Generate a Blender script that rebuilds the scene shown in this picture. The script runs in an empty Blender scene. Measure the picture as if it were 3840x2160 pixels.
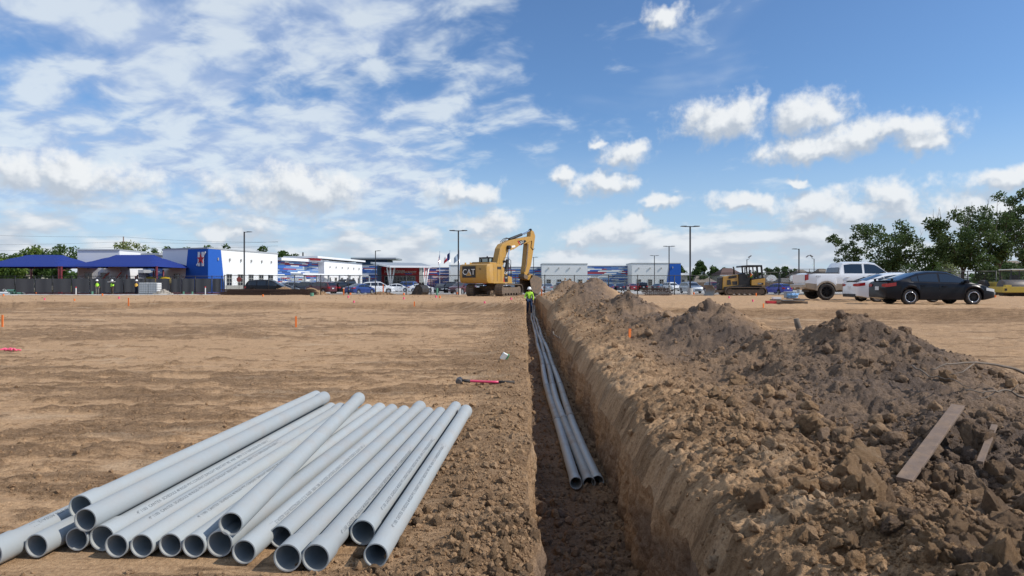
import bpy, math, random
import numpy as np
from mathutils import Vector, Matrix
R = math.radians
random.seed(7); rng = np.random.default_rng(7)
scn = bpy.context.scene
COL = scn.collection

# ------------------------------------------------------------------ camera
F, HOR, CAMZ = 2450.0, 1064.0, 1.3          # focal length in photo pixels, horizon row, eye height
cam = bpy.data.cameras.new('camera'); camo = bpy.data.objects.new('camera', cam); COL.objects.link(camo)
camo.location = (0, 0, CAMZ); camo.rotation_euler = (R(90), 0, 0)
cam.sensor_width = 36; cam.lens = 36 * F / 3840; cam.shift_y = -(1080 - HOR) / 3840
cam.clip_start = 0.05; cam.clip_end = 9000
scn.camera = camo

# ------------------------------------------------------------------ light
SUN_EL, SUN_AZ = 41.0, 104.0                 # azimuth clockwise from +Y (straight ahead)
SKY_STR = 0.13
sv = Vector((math.sin(R(SUN_AZ)) * math.cos(R(SUN_EL)), math.cos(R(SUN_AZ)) * math.cos(R(SUN_EL)), math.sin(R(SUN_EL))))
sun = bpy.data.lights.new('sun', 'SUN'); sun.energy = 3.7; sun.angle = R(0.9); sun.color = (1, .94, .85)
suno = bpy.data.objects.new('sun', sun); COL.objects.link(suno)
suno.rotation_euler = (-sv).to_track_quat('-Z', 'Y').to_euler(); suno.location = (60, 30, 60)
scn.view_settings.view_transform = 'Standard'; scn.view_settings.look = 'None'
scn.view_settings.exposure = 0.22; scn.view_settings.gamma = 1.0
scn.render.engine = 'CYCLES'
try:
    scn.cycles.use_denoising = True
    scn.cycles.max_bounces = 6; scn.cycles.transparent_max_bounces = 12
    scn.cycles.caustics_reflective = False; scn.cycles.caustics_refractive = False
except Exception: pass

class NT:
    """small node-graph helper"""
    def __init__(s, tree): s.t = tree; s.n = tree.nodes; s.l = tree.links
    def new(s, typ, **kw):
        n = s.n.new(typ)
        for k, v in kw.items(): setattr(n, k, v)
        return n
    def put(s, sock, v):
        if isinstance(v, (int, float)): sock.default_value = v
        elif isinstance(v, (tuple, list)):
            try: sock.default_value = v
            except Exception: sock.default_value = tuple(v) + (1,)
        else: s.l.new(v, sock)
    def math(s, op, a, b=0.0, c=0.0, clamp=False):
        n = s.new('ShaderNodeMath', operation=op, use_clamp=clamp)
        s.put(n.inputs[0], a); s.put(n.inputs[1], b); s.put(n.inputs[2], c); return n.outputs[0]
    def vec(s, op, a, b=(0, 0, 0), scale=None):
        n = s.new('ShaderNodeVectorMath', operation=op)
        s.put(n.inputs[0], a); s.put(n.inputs[1], b)
        if scale is not None: s.put(n.inputs['Scale'], scale)
        return n.outputs['Value'] if op in ('LENGTH', 'DOT_PRODUCT', 'DISTANCE') else n.outputs[0]
    def noise(s, v, scale, detail=3, rough=.55, dist=0.0, out='Fac', dim='3D'):
        n = s.new('ShaderNodeTexNoise', noise_dimensions=dim); s.put(n.inputs['Vector'], v); s.put(n.inputs['Scale'], scale)
        n.inputs['Detail'].default_value = detail; n.inputs['Roughness'].default_value = rough; n.inputs['Distortion'].default_value = dist
        return n.outputs[out]
    def ss(s, v, a, b, lo=0.0, hi=1.0):
        n = s.new('ShaderNodeMapRange', interpolation_type='SMOOTHSTEP')
        for i, q in enumerate((v, a, b, lo, hi)): s.put(n.inputs[i], q)
        return n.outputs[0]
    def mix(s, f, a, b, blend='MIX'):
        n = s.new('ShaderNodeMix', data_type='RGBA', blend_type=blend)
        s.put(n.inputs[0], f)
        for i, v in ((6, a), (7, b)):
            if isinstance(v, (tuple, list)) and len(v) == 3: v = tuple(v) + (1,)
            s.put(n.inputs[i], v)
        return n.outputs[2]
    def comb(s, x, y, z=0.0):
        n = s.new('ShaderNodeCombineXYZ'); s.put(n.inputs[0], x); s.put(n.inputs[1], y); s.put(n.inputs[2], z); return n.outputs[0]
    def sep(s, v):
        n = s.new('ShaderNodeSeparateXYZ'); s.put(n.inputs[0], v); return n.outputs

def azel(px, py):
    a = math.atan((px - 1920) / F); return a, math.atan((HOR - py) / F * math.cos(a))

# cumulus clouds of the view: centre and radii, in radians of azimuth and elevation
CUM = []
for px, py, rx, ry in ((2700, 450, 150, 66), (2790, 420, 70, 60), (3020, 430, 110, 66), (3080, 545, 150, 46), (3270, 500, 200, 50), (3450, 540, 60, 40),
                       (2370, 575, 70, 48), (2090, 660, 45, 36), (2270, 700, 125, 42), (1725, 728, 130, 44), (2470, 770, 75, 26),
                       (2790, 770, 90, 36), (3060, 760, 130, 50), (3354, 740, 75, 55), (3180, 800, 100, 50), (2990, 680, 40, 22),
                       (1118, 715, 250, 74), (220, 660, 260, 60), (2300, 860, 130, 44), (2180, 880, 70, 34), (1830, 845, 120, 40),
                       (2500, 55, 80, 36), (3010, 800, 80, 36), (3820, 660, 110, 32), (2270, 530, 44, 20), (890, 870, 110, 30), (3650, 790, 160, 60)):
    a, e = azel(px, py); CUM.append((a, e, 1.22 * rx / F, 1.22 * ry / F))

def cloud_group():
    g = bpy.data.node_groups.new('cumulus', 'ShaderNodeTree')
    g.interface.new_socket('V', in_out='INPUT', socket_type='NodeSocketVector')
    g.interface.new_socket('D', in_out='OUTPUT', socket_type='NodeSocketFloat')
    g.interface.new_socket('Lit', in_out='OUTPUT', socket_type='NodeSocketFloat')
    t = NT(g); gi = t.new('NodeGroupInput'); go = t.new('NodeGroupOutput'); V = gi.outputs[0]; SH = (.007, .016, 0)
    w1 = t.vec('SUBTRACT', t.noise(V, 9, 2, .6, out='Color', dim='2D'), (.5, .5, .5))
    w2 = t.noise(V, 44, 2, .6, dim='2D'); w2 = t.math('SUBTRACT', w2, .5)
    W = t.vec('ADD', V, t.vec('ADD', t.vec('MULTIPLY', w1, (.06, .03, 0)), t.comb(t.math('MULTIPLY', w2, .03), t.math('MULTIPLY', w2, .022))))
    W2 = t.vec('ADD', W, SH)
    best = best2 = None
    for a, e, rx, ry in CUM:
        m = t.new('ShaderNodeVectorMath', operation='MULTIPLY_ADD'); t.put(m.inputs[0], W); m.inputs[1].default_value = (1 / rx, 1 / ry, 0); m.inputs[2].default_value = (-a / rx, -e / ry, 0)
        v = t.vec('LENGTH', m.outputs[0]); best = v if best is None else t.math('MINIMUM', best, v)
        m = t.new('ShaderNodeVectorMath', operation='MULTIPLY_ADD'); t.put(m.inputs[0], W2); m.inputs[1].default_value = (1 / rx, 1 / ry, 0); m.inputs[2].default_value = (-a / rx, -e / ry, 0)
        v = t.vec('LENGTH', m.outputs[0]); best2 = v if best2 is None else t.math('MINIMUM', best2, v)
    s = t.sep(V)
    def full(bst, off, det):
        v = t.vec('ADD', V, off) if off else V
        n = t.noise(v, 26, det, .6, dim='2D')
        d = t.math('ADD', t.math('SUBTRACT', 1.0, bst), t.math('MULTIPLY', t.math('SUBTRACT', n, .52), 1.6))
        bn = t.noise(t.vec('MULTIPLY', v, (1, 2.6, 1)), 9, det, .58, dim='2D')      # broken banks low over the horizon all round
        bank = t.math('ADD', t.math('MULTIPLY', t.math('SUBTRACT', bn, .50), 3.2), t.ss(s[1], .01, .19, .62, -1.1))
        return t.math('MAXIMUM', d, bank)
    d0 = full(best, None, 5); d1 = full(best2, SH, 3)
    t.l.new(d0, go.inputs[0]); t.l.new(t.math('SUBTRACT', d0, d1), go.inputs[1]); return g

def make_world():
    w = bpy.data.worlds.new('World'); scn.world = w; w.use_nodes = True
    t = NT(w.node_tree); w.node_tree.nodes.clear()
    out = t.new('ShaderNodeOutputWorld'); bg = t.new('ShaderNodeBackground'); bg.inputs[1].default_value = SKY_STR
    sky = t.new('ShaderNodeTexSky', sky_type='NISHITA'); sky.sun_disc = False
    sky.sun_elevation = R(SUN_EL); sky.sun_rotation = R(SUN_AZ); sky.air_density = 1.0; sky.dust_density = .7; sky.ozone_density = 2.2
    D = t.new('ShaderNodeTexCoord').outputs['Generated']; x, y, z = t.sep(D)
    az = t.math('ARCTAN2', x, y); el = t.math('ARCSINE', z)
    V = t.comb(az, el)
    k = 1.08 / SKY_STR
    col = t.mix(1.0, sky.outputs[0], (.58, .75, .93), 'MULTIPLY')
    # haze towards the horizon
    col = t.mix(t.ss(el, -.02, .26, .72, 0.0), col, (.44 * k, .56 * k, .70 * k))
    # thin high sheet, broken in rolls, covering the left part of the sky
    den = t.math('ADD', t.math('MAXIMUM', z, 0.0), .24)
    P = t.comb(t.math('DIVIDE', x, den), t.math('DIVIDE', y, den))
    Pr = t.new('ShaderNodeVectorRotate', rotation_type='Z_AXIS'); t.put(Pr.inputs['Vector'], P); Pr.inputs['Angle'].default_value = R(24)
    Ps = t.vec('MULTIPLY', Pr.outputs[0], (1.0, 1.2, 1))
    a1 = t.noise(Ps, 1.5, 2, .5, .3, dim='2D'); a2 = t.noise(Ps, 6.2, 4, .55, .2, dim='2D')
    am = t.math('ADD', t.math('MULTIPLY', a1, .55), t.math('MULTIPLY', a2, .45))
    cov = t.ss(t.math('ADD', x, t.math('MULTIPLY', z, -.22)), -.26, .14, .345, .66)
    alto = t.ss(t.math('SUBTRACT', am, cov), -.06, .17)
    alto = t.math('MULTIPLY', alto, t.ss(el, .03, .16))
    wisp = t.math('MULTIPLY', t.ss(t.noise(Ps, 1.3, 4, .62, .6, dim='2D'), .56, .86), .40)
    a3 = t.ss(a2, .35, .66)
    acol = t.mix(a3, (.33 * k, .42 * k, .60 * k), (.60 * k, .66 * k, .71 * k))
    col = t.mix(t.math('MULTIPLY', t.math('MAXIMUM', alto, wisp), .82), col, acol)
    # cumulus
    g = cloud_group()
    n = t.new('ShaderNodeGroup'); n.node_tree = g; t.put(n.inputs[0], V); d0, dl = n.outputs
    op = t.ss(d0, -.30, .58)
    lit = t.ss(dl, -.45, .60)
    ccol = t.mix(lit, (.39 * k, .44 * k, .51 * k), (.70 * k, .72 * k, .735 * k))
    fade = t.ss(el, .0, .17, .42, 0.0)       # low clouds sink into haze
    ccol = t.mix(fade, ccol, (.47 * k, .53 * k, .61 * k))
    col = t.mix(t.math('MULTIPLY', op, .96), col, ccol)
    # below the horizon: dull earth
    col = t.mix(t.ss(el, -.03, -.005, 1.0, 0.0), col, (.20 * k, .17 * k, .13 * k))
    t.l.new(col, bg.inputs[0]); t.l.new(bg.outputs[0], out.inputs[0])
    try: w.cycles.sampling_method = 'MANUAL'; w.cycles.sample_map_resolution = 512
    except Exception: pass
make_world()

# ------------------------------------------------------------------ materials
def lin(c):
    return tuple((v / 12.92 if v <= .04045 else ((v + .055) / 1.055) ** 2.4) for v in c)
def rgb(r, g, b): return lin((r / 255, g / 255, b / 255))
MATS = {}
SOIL = (.30, .20, .125)
def pmat(name, col, rough=.55, metal=0.0, var=.10, scale=6.0, bump=0.0, coat=0.0, dust=0.0, spec=.5, emit=0.0, bscale=None, orand=0.0):
    if name in MATS: return MATS[name]
    m = bpy.data.materials.new(name); m.use_nodes = True; t = NT(m.node_tree)
    b = m.node_tree.nodes['Principled BSDF']
    co = t.new('ShaderNodeTexCoord').outputs['Object']
    n = t.noise(co, scale, 5, .6)
    lo = tuple(c * (1 - var) for c in col); hi = tuple(min(1, c * (1 + var)) for c in col)
    c = t.mix(n, lo, hi)
    if orand:
        oi = t.new('ShaderNodeObjectInfo').outputs['Random']; c = t.mix(oi, t.mix(1.0, c, (1 - orand,) * 3, 'MULTIPLY'), t.mix(1.0, c, (1 + orand, 1 + orand, 1 + orand * .8), 'MULTIPLY'))
    if dust > 0:
        f = t.ss(t.noise(co, scale * .7 + 1, 6, .65), .42, .72, 0.0, dust)
        c = t.mix(f, c, SOIL)
        t.put(b.inputs['Roughness'], t.math('ADD', rough, t.math('MULTIPLY', f, .4), clamp=True))
    else:
        t.put(b.inputs['Roughness'], t.math('ADD', rough - .06, t.math('MULTIPLY', n, .12), clamp=True))
    t.l.new(c, b.inputs['Base Color'])
    b.inputs['Metallic'].default_value = metal; b.inputs['Specular IOR Level'].default_value = spec
    b.inputs['Coat Weight'].default_value = coat; b.inputs['Coat Roughness'].default_value = .06
    if bump > 0:
        bn = t.new('ShaderNodeBump'); bn.inputs['Strength'].default_value = .8; bn.inputs['Distance'].default_value = bump
        t.put(bn.inputs['Height'], t.noise(co, bscale or scale * 4, 6, .65)); t.l.new(bn.outputs[0], b.inputs['Normal'])
    MATS[name] = m; return m

# ------------------------------------------------------------------ mesh helpers
def fast_mesh(name, V, Fc, smooth=False):
    """V (n,3) floats, Fc (m,3) or (m,4) ints"""
    V = np.asarray(V, np.float32); Fc = np.asarray(Fc, np.int32); k = Fc.shape[1]
    me = bpy.data.meshes.new(name); me.vertices.add(len(V)); me.vertices.foreach_set('co', V.ravel())
    me.loops.add(Fc.size); me.loops.foreach_set('vertex_index', Fc.ravel())
    me.polygons.add(len(Fc)); me.polygons.foreach_set('loop_start', np.arange(0, Fc.size, k, dtype=np.int32))
    me.polygons.foreach_set('use_smooth', np.full(len(Fc), smooth, bool))
    me.update(calc_edges=True); return me
def link(name, me, mats=None, parent=None):
    o = bpy.data.objects.new(name, me); COL.objects.link(o)
    if mats is not None and me is not None:
        for m in (mats if isinstance(mats, (list, tuple)) else [mats]):
            if len(me.materials) < (len(mats) if isinstance(mats, (list, tuple)) else 1): me.materials.append(m)
    if parent is not None: o.parent = parent
    return o
def tag(o, label=None, cat=None, group=None, kind=None):
    if label: o['label'] = label
    if cat: o['category'] = cat
    if group: o['group'] = group
    if kind: o['kind'] = kind
    return o
def thing(name, label, cat, loc=(0, 0, 0), rz=0.0, group=None):
    o = bpy.data.objects.new(name, None); COL.objects.link(o); o.location = loc; o.rotation_euler = (0, 0, rz)
    o.empty_display_size = .2
    return tag(o, label, cat, group)
def struct(o): o['kind'] = 'structure'; return o

class MB:
    """collects shapes into one mesh"""
    def __init__(s, M=None): s.v = []; s.f = []; s.mi = []; s.M = M; s.cur = 0
    def add(s, vs, fs):
        b = len(s.v)
        for p in vs:
            p = Vector(p); s.v.append(tuple(s.M @ p) if s.M is not None else tuple(p))
        for f in fs: s.f.append(tuple(b + i for i in f)); s.mi.append(s.cur)
        return s
    def box(s, c, d, rz=0.0, rx=0.0, ry=0.0):
        x, y, z = d[0] / 2, d[1] / 2, d[2] / 2
        m = Matrix.Translation(c) @ Matrix.Rotation(rz, 4, 'Z') @ Matrix.Rotation(ry, 4, 'Y') @ Matrix.Rotation(rx, 4, 'X')
        vs = [m @ Vector((a * x, b * y, e * z)) for a in (-1, 1) for b in (-1, 1) for e in (-1, 1)]
        return s.add(vs, [(0, 1, 3, 2), (4, 6, 7, 5), (0, 4, 5, 1), (2, 3, 7, 6), (0, 2, 6, 4), (1, 5, 7, 3)])
    def b2(s, a, b):
        return s.box([(p + q) / 2 for p, q in zip(a, b)], [abs(q - p) for p, q in zip(a, b)])
    def beam(s, p, q, w, h=None, up=(0, 0, 1)):
        h = h or w; p = Vector(p); q = Vector(q); d = (q - p).normalized()
        u = Vector(up); a = d.cross(u)
        if a.length < 1e-4: a = d.cross(Vector((1, 0, 0)))
        a.normalize(); c = a.cross(d)
        vs = [e + a * (i * w / 2) + c * (j * h / 2) for e in (p, q) for i, j in ((-1, -1), (1, -1), (1, 1), (-1, 1))]
        return s.add(vs, [(3, 2, 1, 0), (4, 5, 6, 7), (0, 1, 5, 4), (1, 2, 6, 5), (2, 3, 7, 6), (3, 0, 4, 7)])
    def tube(s, pts, r, n=8, cap=True):
        pts = [Vector(p) for p in pts]; rs = r if isinstance(r, (list, tuple)) else [r] * len(pts)
        vs = []; fs = []; ref = None
        for i, p in enumerate(pts):
            d = (pts[min(i + 1, len(pts) - 1)] - pts[max(i - 1, 0)])
            if d.length < 1e-9: d = Vector((0, 0, 1))
            d.normalize()
            if ref is None:
                ref = d.cross(Vector((0, 0, 1)))
                if ref.length < .05: ref = d.cross(Vector((0, 1, 0)))
            a = (ref - d * ref.dot(d)).normalized(); ref = a; c = d.cross(a)
            for k in range(n):
                t = 2 * math.pi * k / n; vs.append(p + (a * math.cos(t) + c * math.sin(t)) * rs[i])
        for i in range(len(pts) - 1):
            for k in range(n):
                k2 = (k + 1) % n; fs.append((i * n + k, i * n + k2, (i + 1) * n + k2, (i + 1) * n + k))
        if cap: fs.append(tuple(range(n - 1, -1, -1))); fs.append(tuple((len(pts) - 1) * n + k for k in range(n)))
        return s.add(vs, fs)
    def lathe(s, prof, n=16, axis='Z', c=(0, 0, 0), close=False):
        vs = []; fs = []
        for (r, h) in prof:
            for k in range(n):
                t = 2 * math.pi * k / n; a, b = r * math.cos(t), r * math.sin(t)
                p = {'Z': (a, b, h), 'Y': (a, h, b), 'X': (h, a, b)}[axis]
                vs.append((p[0] + c[0], p[1] + c[1], p[2] + c[2]))
        m = len(prof)
        for i in range(m if close else m - 1):
            j = (i + 1) % m
            for k in range(n):
                k2 = (k + 1) % n; fs.append((i * n + k, i * n + k2, j * n + k2, j * n + k))
        return s.add(vs, fs)
    def prism(s, prof, y0, y1, plane='XZ'):
        n = len(prof)
        def P(a, b, y): return (a, y, b) if plane == 'XZ' else ((a, b, y) if plane == 'XY' else (y, a, b))
        vs = [P(a, b, y0) for a, b in prof] + [P(a, b, y1) for a, b in prof]
        fs = [tuple(range(n)), tuple(range(2 * n - 1, n - 1, -1))] + [(i, (i + 1) % n, n + (i + 1) % n, n + i) for i in range(n)]
        return s.add(vs, fs)
    def grid(s, P, closed_u=False):
        nu, nv = len(P), len(P[0]); vs = [p for row in P for p in row]; fs = []
        for i in range(nu - 1 + (1 if closed_u else 0)):
            for j in range(nv - 1):
                i2 = (i + 1) % nu; fs.append((i * nv + j, i2 * nv + j, i2 * nv + j + 1, i * nv + j + 1))
        return s.add(vs, fs)
    def mesh(s, name, smooth=False, bevel=0.0, fixn=True):
        import bmesh
        me = bpy.data.meshes.new(name); me.from_pydata(s.v, [], s.f)
        me.polygons.foreach_set('material_index', s.mi)
        if fixn or bevel:
            bm = bmesh.new(); bm.from_mesh(me)
            if fixn: bmesh.ops.recalc_face_normals(bm, faces=bm.faces)
            if bevel:
                ed = [e for e in bm.edges if len(e.link_faces) == 2 and e.calc_face_angle(0) > .5]
                try: bmesh.ops.bevel(bm, geom=ed, offset=bevel, segments=2, profile=.6, affect='EDGES', clamp_overlap=True)
                except Exception: pass
            bm.to_mesh(me); bm.free()
        if smooth: me.polygons.foreach_set('use_smooth', [True] * len(me.polygons))
        me.update(); return me
    def build(s, name, mats, parent=None, smooth=False, bevel=0.0, fixn=True, auto=None):
        me = s.mesh(name, smooth, bevel, fixn)
        if auto is not None:
            me.polygons.foreach_set('use_smooth', [True] * len(me.polygons))
            try: me.set_sharp_from_angle(angle=auto)
            except Exception: pass
        return link(name, me, mats, parent)

def text_data(body, size=1.0, ext=0.0, align='CENTER'):
    cu = bpy.data.curves.new('lettering', 'FONT'); cu.body = body; cu.size = size; cu.extrude = ext; cu.align_x = align; cu.align_y = 'CENTER'
    cu.resolution_u = 2
    o = bpy.data.objects.new('lettering', cu); COL.objects.link(o)
    dg = bpy.context.evaluated_depsgraph_get(); dg.update()
    me = bpy.data.meshes.new_from_object(o.evaluated_get(dg)); bpy.data.objects.remove(o); bpy.data.curves.remove(cu); return me
def text_obj(name, body, size, mat, M, parent=None, ext=.01, bold=0.0, sx=1.0):
    me = text_data(body, size, ext); me.transform(Matrix.Diagonal((sx, 1, 1, 1))); me.transform(M); me.materials.clear()
    return link(name, me, mat, parent)
def copy_tree(o, parent=None):
    c = o.copy(); COL.objects.link(c); c.parent = parent
    for ch in list(o.children): copy_tree(ch, c)
    return c
def W(px, py, Y): return Vector(((px - 1920) * Y / F, Y, CAMZ - (py - HOR) * Y / F))
def WX(px, Y): return (px - 1920) * Y / F
def WZ(py, Y): return CAMZ - (py - HOR) * Y / F

# ------------------------------------------------------------------ noise and terrain
_T = [rng.random((256, 256)).astype(np.float32) for _ in range(8)]
def vn(x, y, s=0):
    x = np.asarray(x, np.float64) + 37.7 * s; y = np.asarray(y, np.float64) + 91.3 * s
    xi = np.floor(x).astype(np.int64); yi = np.floor(y).astype(np.int64); fx = x - xi; fy = y - yi
    fx = fx * fx * (3 - 2 * fx); fy = fy * fy * (3 - 2 * fy); T = _T[s % 8]
    a = T[xi & 255, yi & 255]; b = T[(xi + 1) & 255, yi & 255]; c = T[xi & 255, (yi + 1) & 255]; d = T[(xi + 1) & 255, (yi + 1) & 255]
    return a + (b - a) * fx + (c - a) * fy + (a - b - c + d) * fx * fy
def fbm(x, y, o=4, s=0, g=.5):
    t = 0; a = 1; n = 0
    for k in range(o):
        t = t + a * vn(x * 2 ** k, y * 2 ** k, s + k); n += a; a *= g
    return t / n
def sst(v, a, b):
    t = np.clip((v - a) / (b - a), 0, 1); return t * t * (3 - 2 * t)
def XL(Y): return .047 + .0190 * Y + .07 * (vn(Y * .9, Y * 0, 3) - .5) + .055 * (vn(Y * 4.3, Y * 0, 4) - .5) + .03 * (vn(Y * 13, Y * 0, 2) - .5)
def XR(Y): return .925 + .0205 * Y + .14 * (vn(Y * .7, Y * 0 + 9, 5) - .5) + .06 * (vn(Y * 2.3, Y * 0 + 9, 6) - .5) + .03 * (vn(Y * 7, Y * 0 + 9, 4) - .5)
PADY = [20, 26, 50, 70, 80, 86, 90, 400]; PADZ = [.40, .40, .32, .10, -.05, -.16, -.18, -.18]
def base(X, Y):
    X = np.asarray(X, float); Y = np.asarray(Y, float)
    e = 34 - 9.5 * sst(X, -4, 5) + 1.2 * (vn(X * .25, Y * 0, 2) - .5)
    w = 1.0 + 1.2 * vn(X * .6, Y * 0, 1)
    return np.interp(Y, PADY, PADZ) * sst(Y, e - w, e + .25)
def rough_mask(X, Y):
    big = fbm(X * .22 + 3, Y * .55, 3, 1) + .10 * (vn(X * .9 + Y * .5, Y * 1.6 - X * .3, 2) - .5)
    m = sst(fbm(X * .9 + Y * .25, Y * 4.4, 5, 4, .6) + 1.0 * (big - .5), .50, .62)
    m = np.maximum(m, .75 * sst(fbm(X * 3.0, Y * 10, 3, 6, .6) + .5 * (big - .5), .55, .66))
    u = XL(Y) - X
    m = np.maximum(m, (.55 + .45 * fbm(X * 2, Y * 2, 3, 5)) * sst(.95 + .7 * (vn(Y * .8, X * .8, 2) - .5) + .012 * Y - u, 0, .7))
    m = np.maximum(m, .9 * sst(vn(X * .9, Y * 1.2, 6) + .3 - np.abs(Y - 2.55) * 1.4, .2, .6) * (X < -.3))
    return m
def h_left(X, Y, fine=True):
    b = base(X, Y); m = rough_mask(X, Y); u = XL(Y) - X
    z = b + .05 * (fbm(X * .35, Y * .35, 2, 5) - .5)
    near = 1 - sst(Y, 12, 40) * .5
    z = z + .016 * (vn(X * 4 + Y * .4, Y * 20, 6) - .5) * (1 - sst(Y, 8, 16)) + .016 * (vn(X * .55 + Y * .12, Y * 5.5, 2) - .5) + .014 * (vn(X * 1.3 - Y * .3, Y * 9, 3) - .5)
    z = z + .024 * m + (.014 + .034 * m) * (fbm(X * 3.2, Y * 4.6, 3, 0) - .5) * 2 * near + .018 * np.abs(vn(X * 1.1 + Y * .5, Y * 2.4 - X * .5, 5) - .5)
    if fine:
        z = z + (.008 + .021 * m) * (fbm(X * 13, Y * 15, 4, 2, .62) - .5) * 2
    flat = sst(X, -2.75, -2.45) * (1 - sst(X, -.5, -.2)) * sst(Y, 2.7, 3.0) * (1 - sst(Y, 6.4, 6.9))
    z = z * (1 - .8 * flat) - .006 * flat
    lip = sst(.10 - u, 0, .10); z = z - .03 * lip
    ridge = sst(u, .05, .25) * (1 - sst(u, .3, 1.0)); z = z + ridge * .05 * vn(X * 2, Y * 1.1, 7)
    return z
OUTY = [0, 4, 8, 10, 12, 16, 20, 30, 45, 60]; OUTX = [7.5, 7.4, 6.9, 6.5, 5.3, 4.9, 4.8, 5.0, 5.4, 5.2]
PILES = [(4.35, 8.6, .76, 2.1, 2.3), (5.25, 8.9, .46, 1.9, 1.6), (3.5, 6.9, .22, 1.3, 1.5), (3.6, 4.6, .18, 1.3, 1.1), (6.1, 9.6, .10, 1.3, 1.0),
         (3.88, 12.7, .84, 1.85, 2.2), (4.75, 13.0, .56, 1.5, 1.6), (3.1, 13.2, .62, 1.5, 2.2), (2.9, 15.0, .45, 1.3, 1.8),
         (3.50, 19.2, 1.0, 1.8, 2.8), (4.0, 17.0, .55, 1.3, 1.8), (3.1, 17.5, .5, 1.2, 1.8), (3.2, 23.2, .7, 1.5, 2.2),
         (3.42, 27.7, 1.15, 1.9, 2.9), (3.0, 31.5, .4, 1.2, 2), (3.6, 34.5, .45, 1.5, 2.4),
         (3.55, 40.5, 1.1, 1.9, 3.4), (3.1, 45, .35, 1.3, 2.5), (2.9, 51, .25, 1.1, 2.5)]
def spoil(X, Y):
    """0..1: how much of the ground here is dug-out soil"""
    ox = np.interp(Y, OUTY, OUTX) + 1.1 * (fbm(X * .6, Y * .6, 3, 3) - .5)
    return (1 - sst(X, ox - 1.6, ox)) * (1 - sst(Y, 53, 58))
def h_right(X, Y, fine=True):
    b = base(X, Y); u = X - XR(Y); S = spoil(X, Y)
    pz = np.zeros_like(np.asarray(X, float))
    wx = X + .35 * (fbm(X * 1.1, Y * 1.1, 3, 6) - .5); wy = Y + .5 * (fbm(X * 1.1, Y * .9, 3, 7) - .5)
    for (cx, cy, h, rx, ry) in PILES:
        d = np.sqrt(((wx - cx) / rx) ** 2 + ((wy - cy) / ry) ** 2 + .006)
        pz = np.maximum(pz, 1.0 * h * np.clip(1.08 - d, 0, 2) ** 1.24)
    pz = pz * (1 + .55 * (fbm(X * 2.6, Y * 2.2, 4, 3, .6) - .5))
    z = b + S * ((.10 * sst(u, 0, .14) + .14 * sst(u, .06, .5 + .3 * vn(Y * .8, Y * 0, 1))) * (.75 + .5 * vn(Y * 1.3, Y * 0, 2)) - .13 * sst(u, .5, 1.6)) + pz * sst(u, .3, 1.2)
    z = z + S * (.20 * (fbm(X * 1.3, Y * 1.3, 3, 1) - .5) + .085 * (np.abs(fbm(X * 3.2, Y * 3.0, 3, 2) - .5) * 2 - .3)) * sst(u, -.05, .6)
    if fine:
        z = z + S * .055 * (fbm(X * 9, Y * 9, 4, 5, .62) - .5) * sst(u, -.05, .15)
        z = z + S * (.040 * (vn(X * 24, Y * 24, 3) - .5) + .020 * (vn(X * 55, Y * 55, 2) - .5))
    rl = .22 + .12 * vn(Y * 1.7, Y * 0 + 3, 5); z = z - .17 * np.clip(1 - u / rl, 0, 1) ** 2.2 * (.8 + .5 * vn(Y * 2.1, u * 4, 1)) + .05 * (fbm(Y * 7 + u * 3, u * 2.2, 3, 3) - .5) * np.clip(1.6 - u / rl, 0, 1)
    q = 1 - S
    z = z + q * (.05 * (vn(X * .5, Y * 2.6, 2) - .5) + .09 * (fbm(X * 2.0, Y * 4.4, 4, 0) - .5) + .02 * (vn(X * 9, Y * 14, 1) - .5))
    return z

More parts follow.
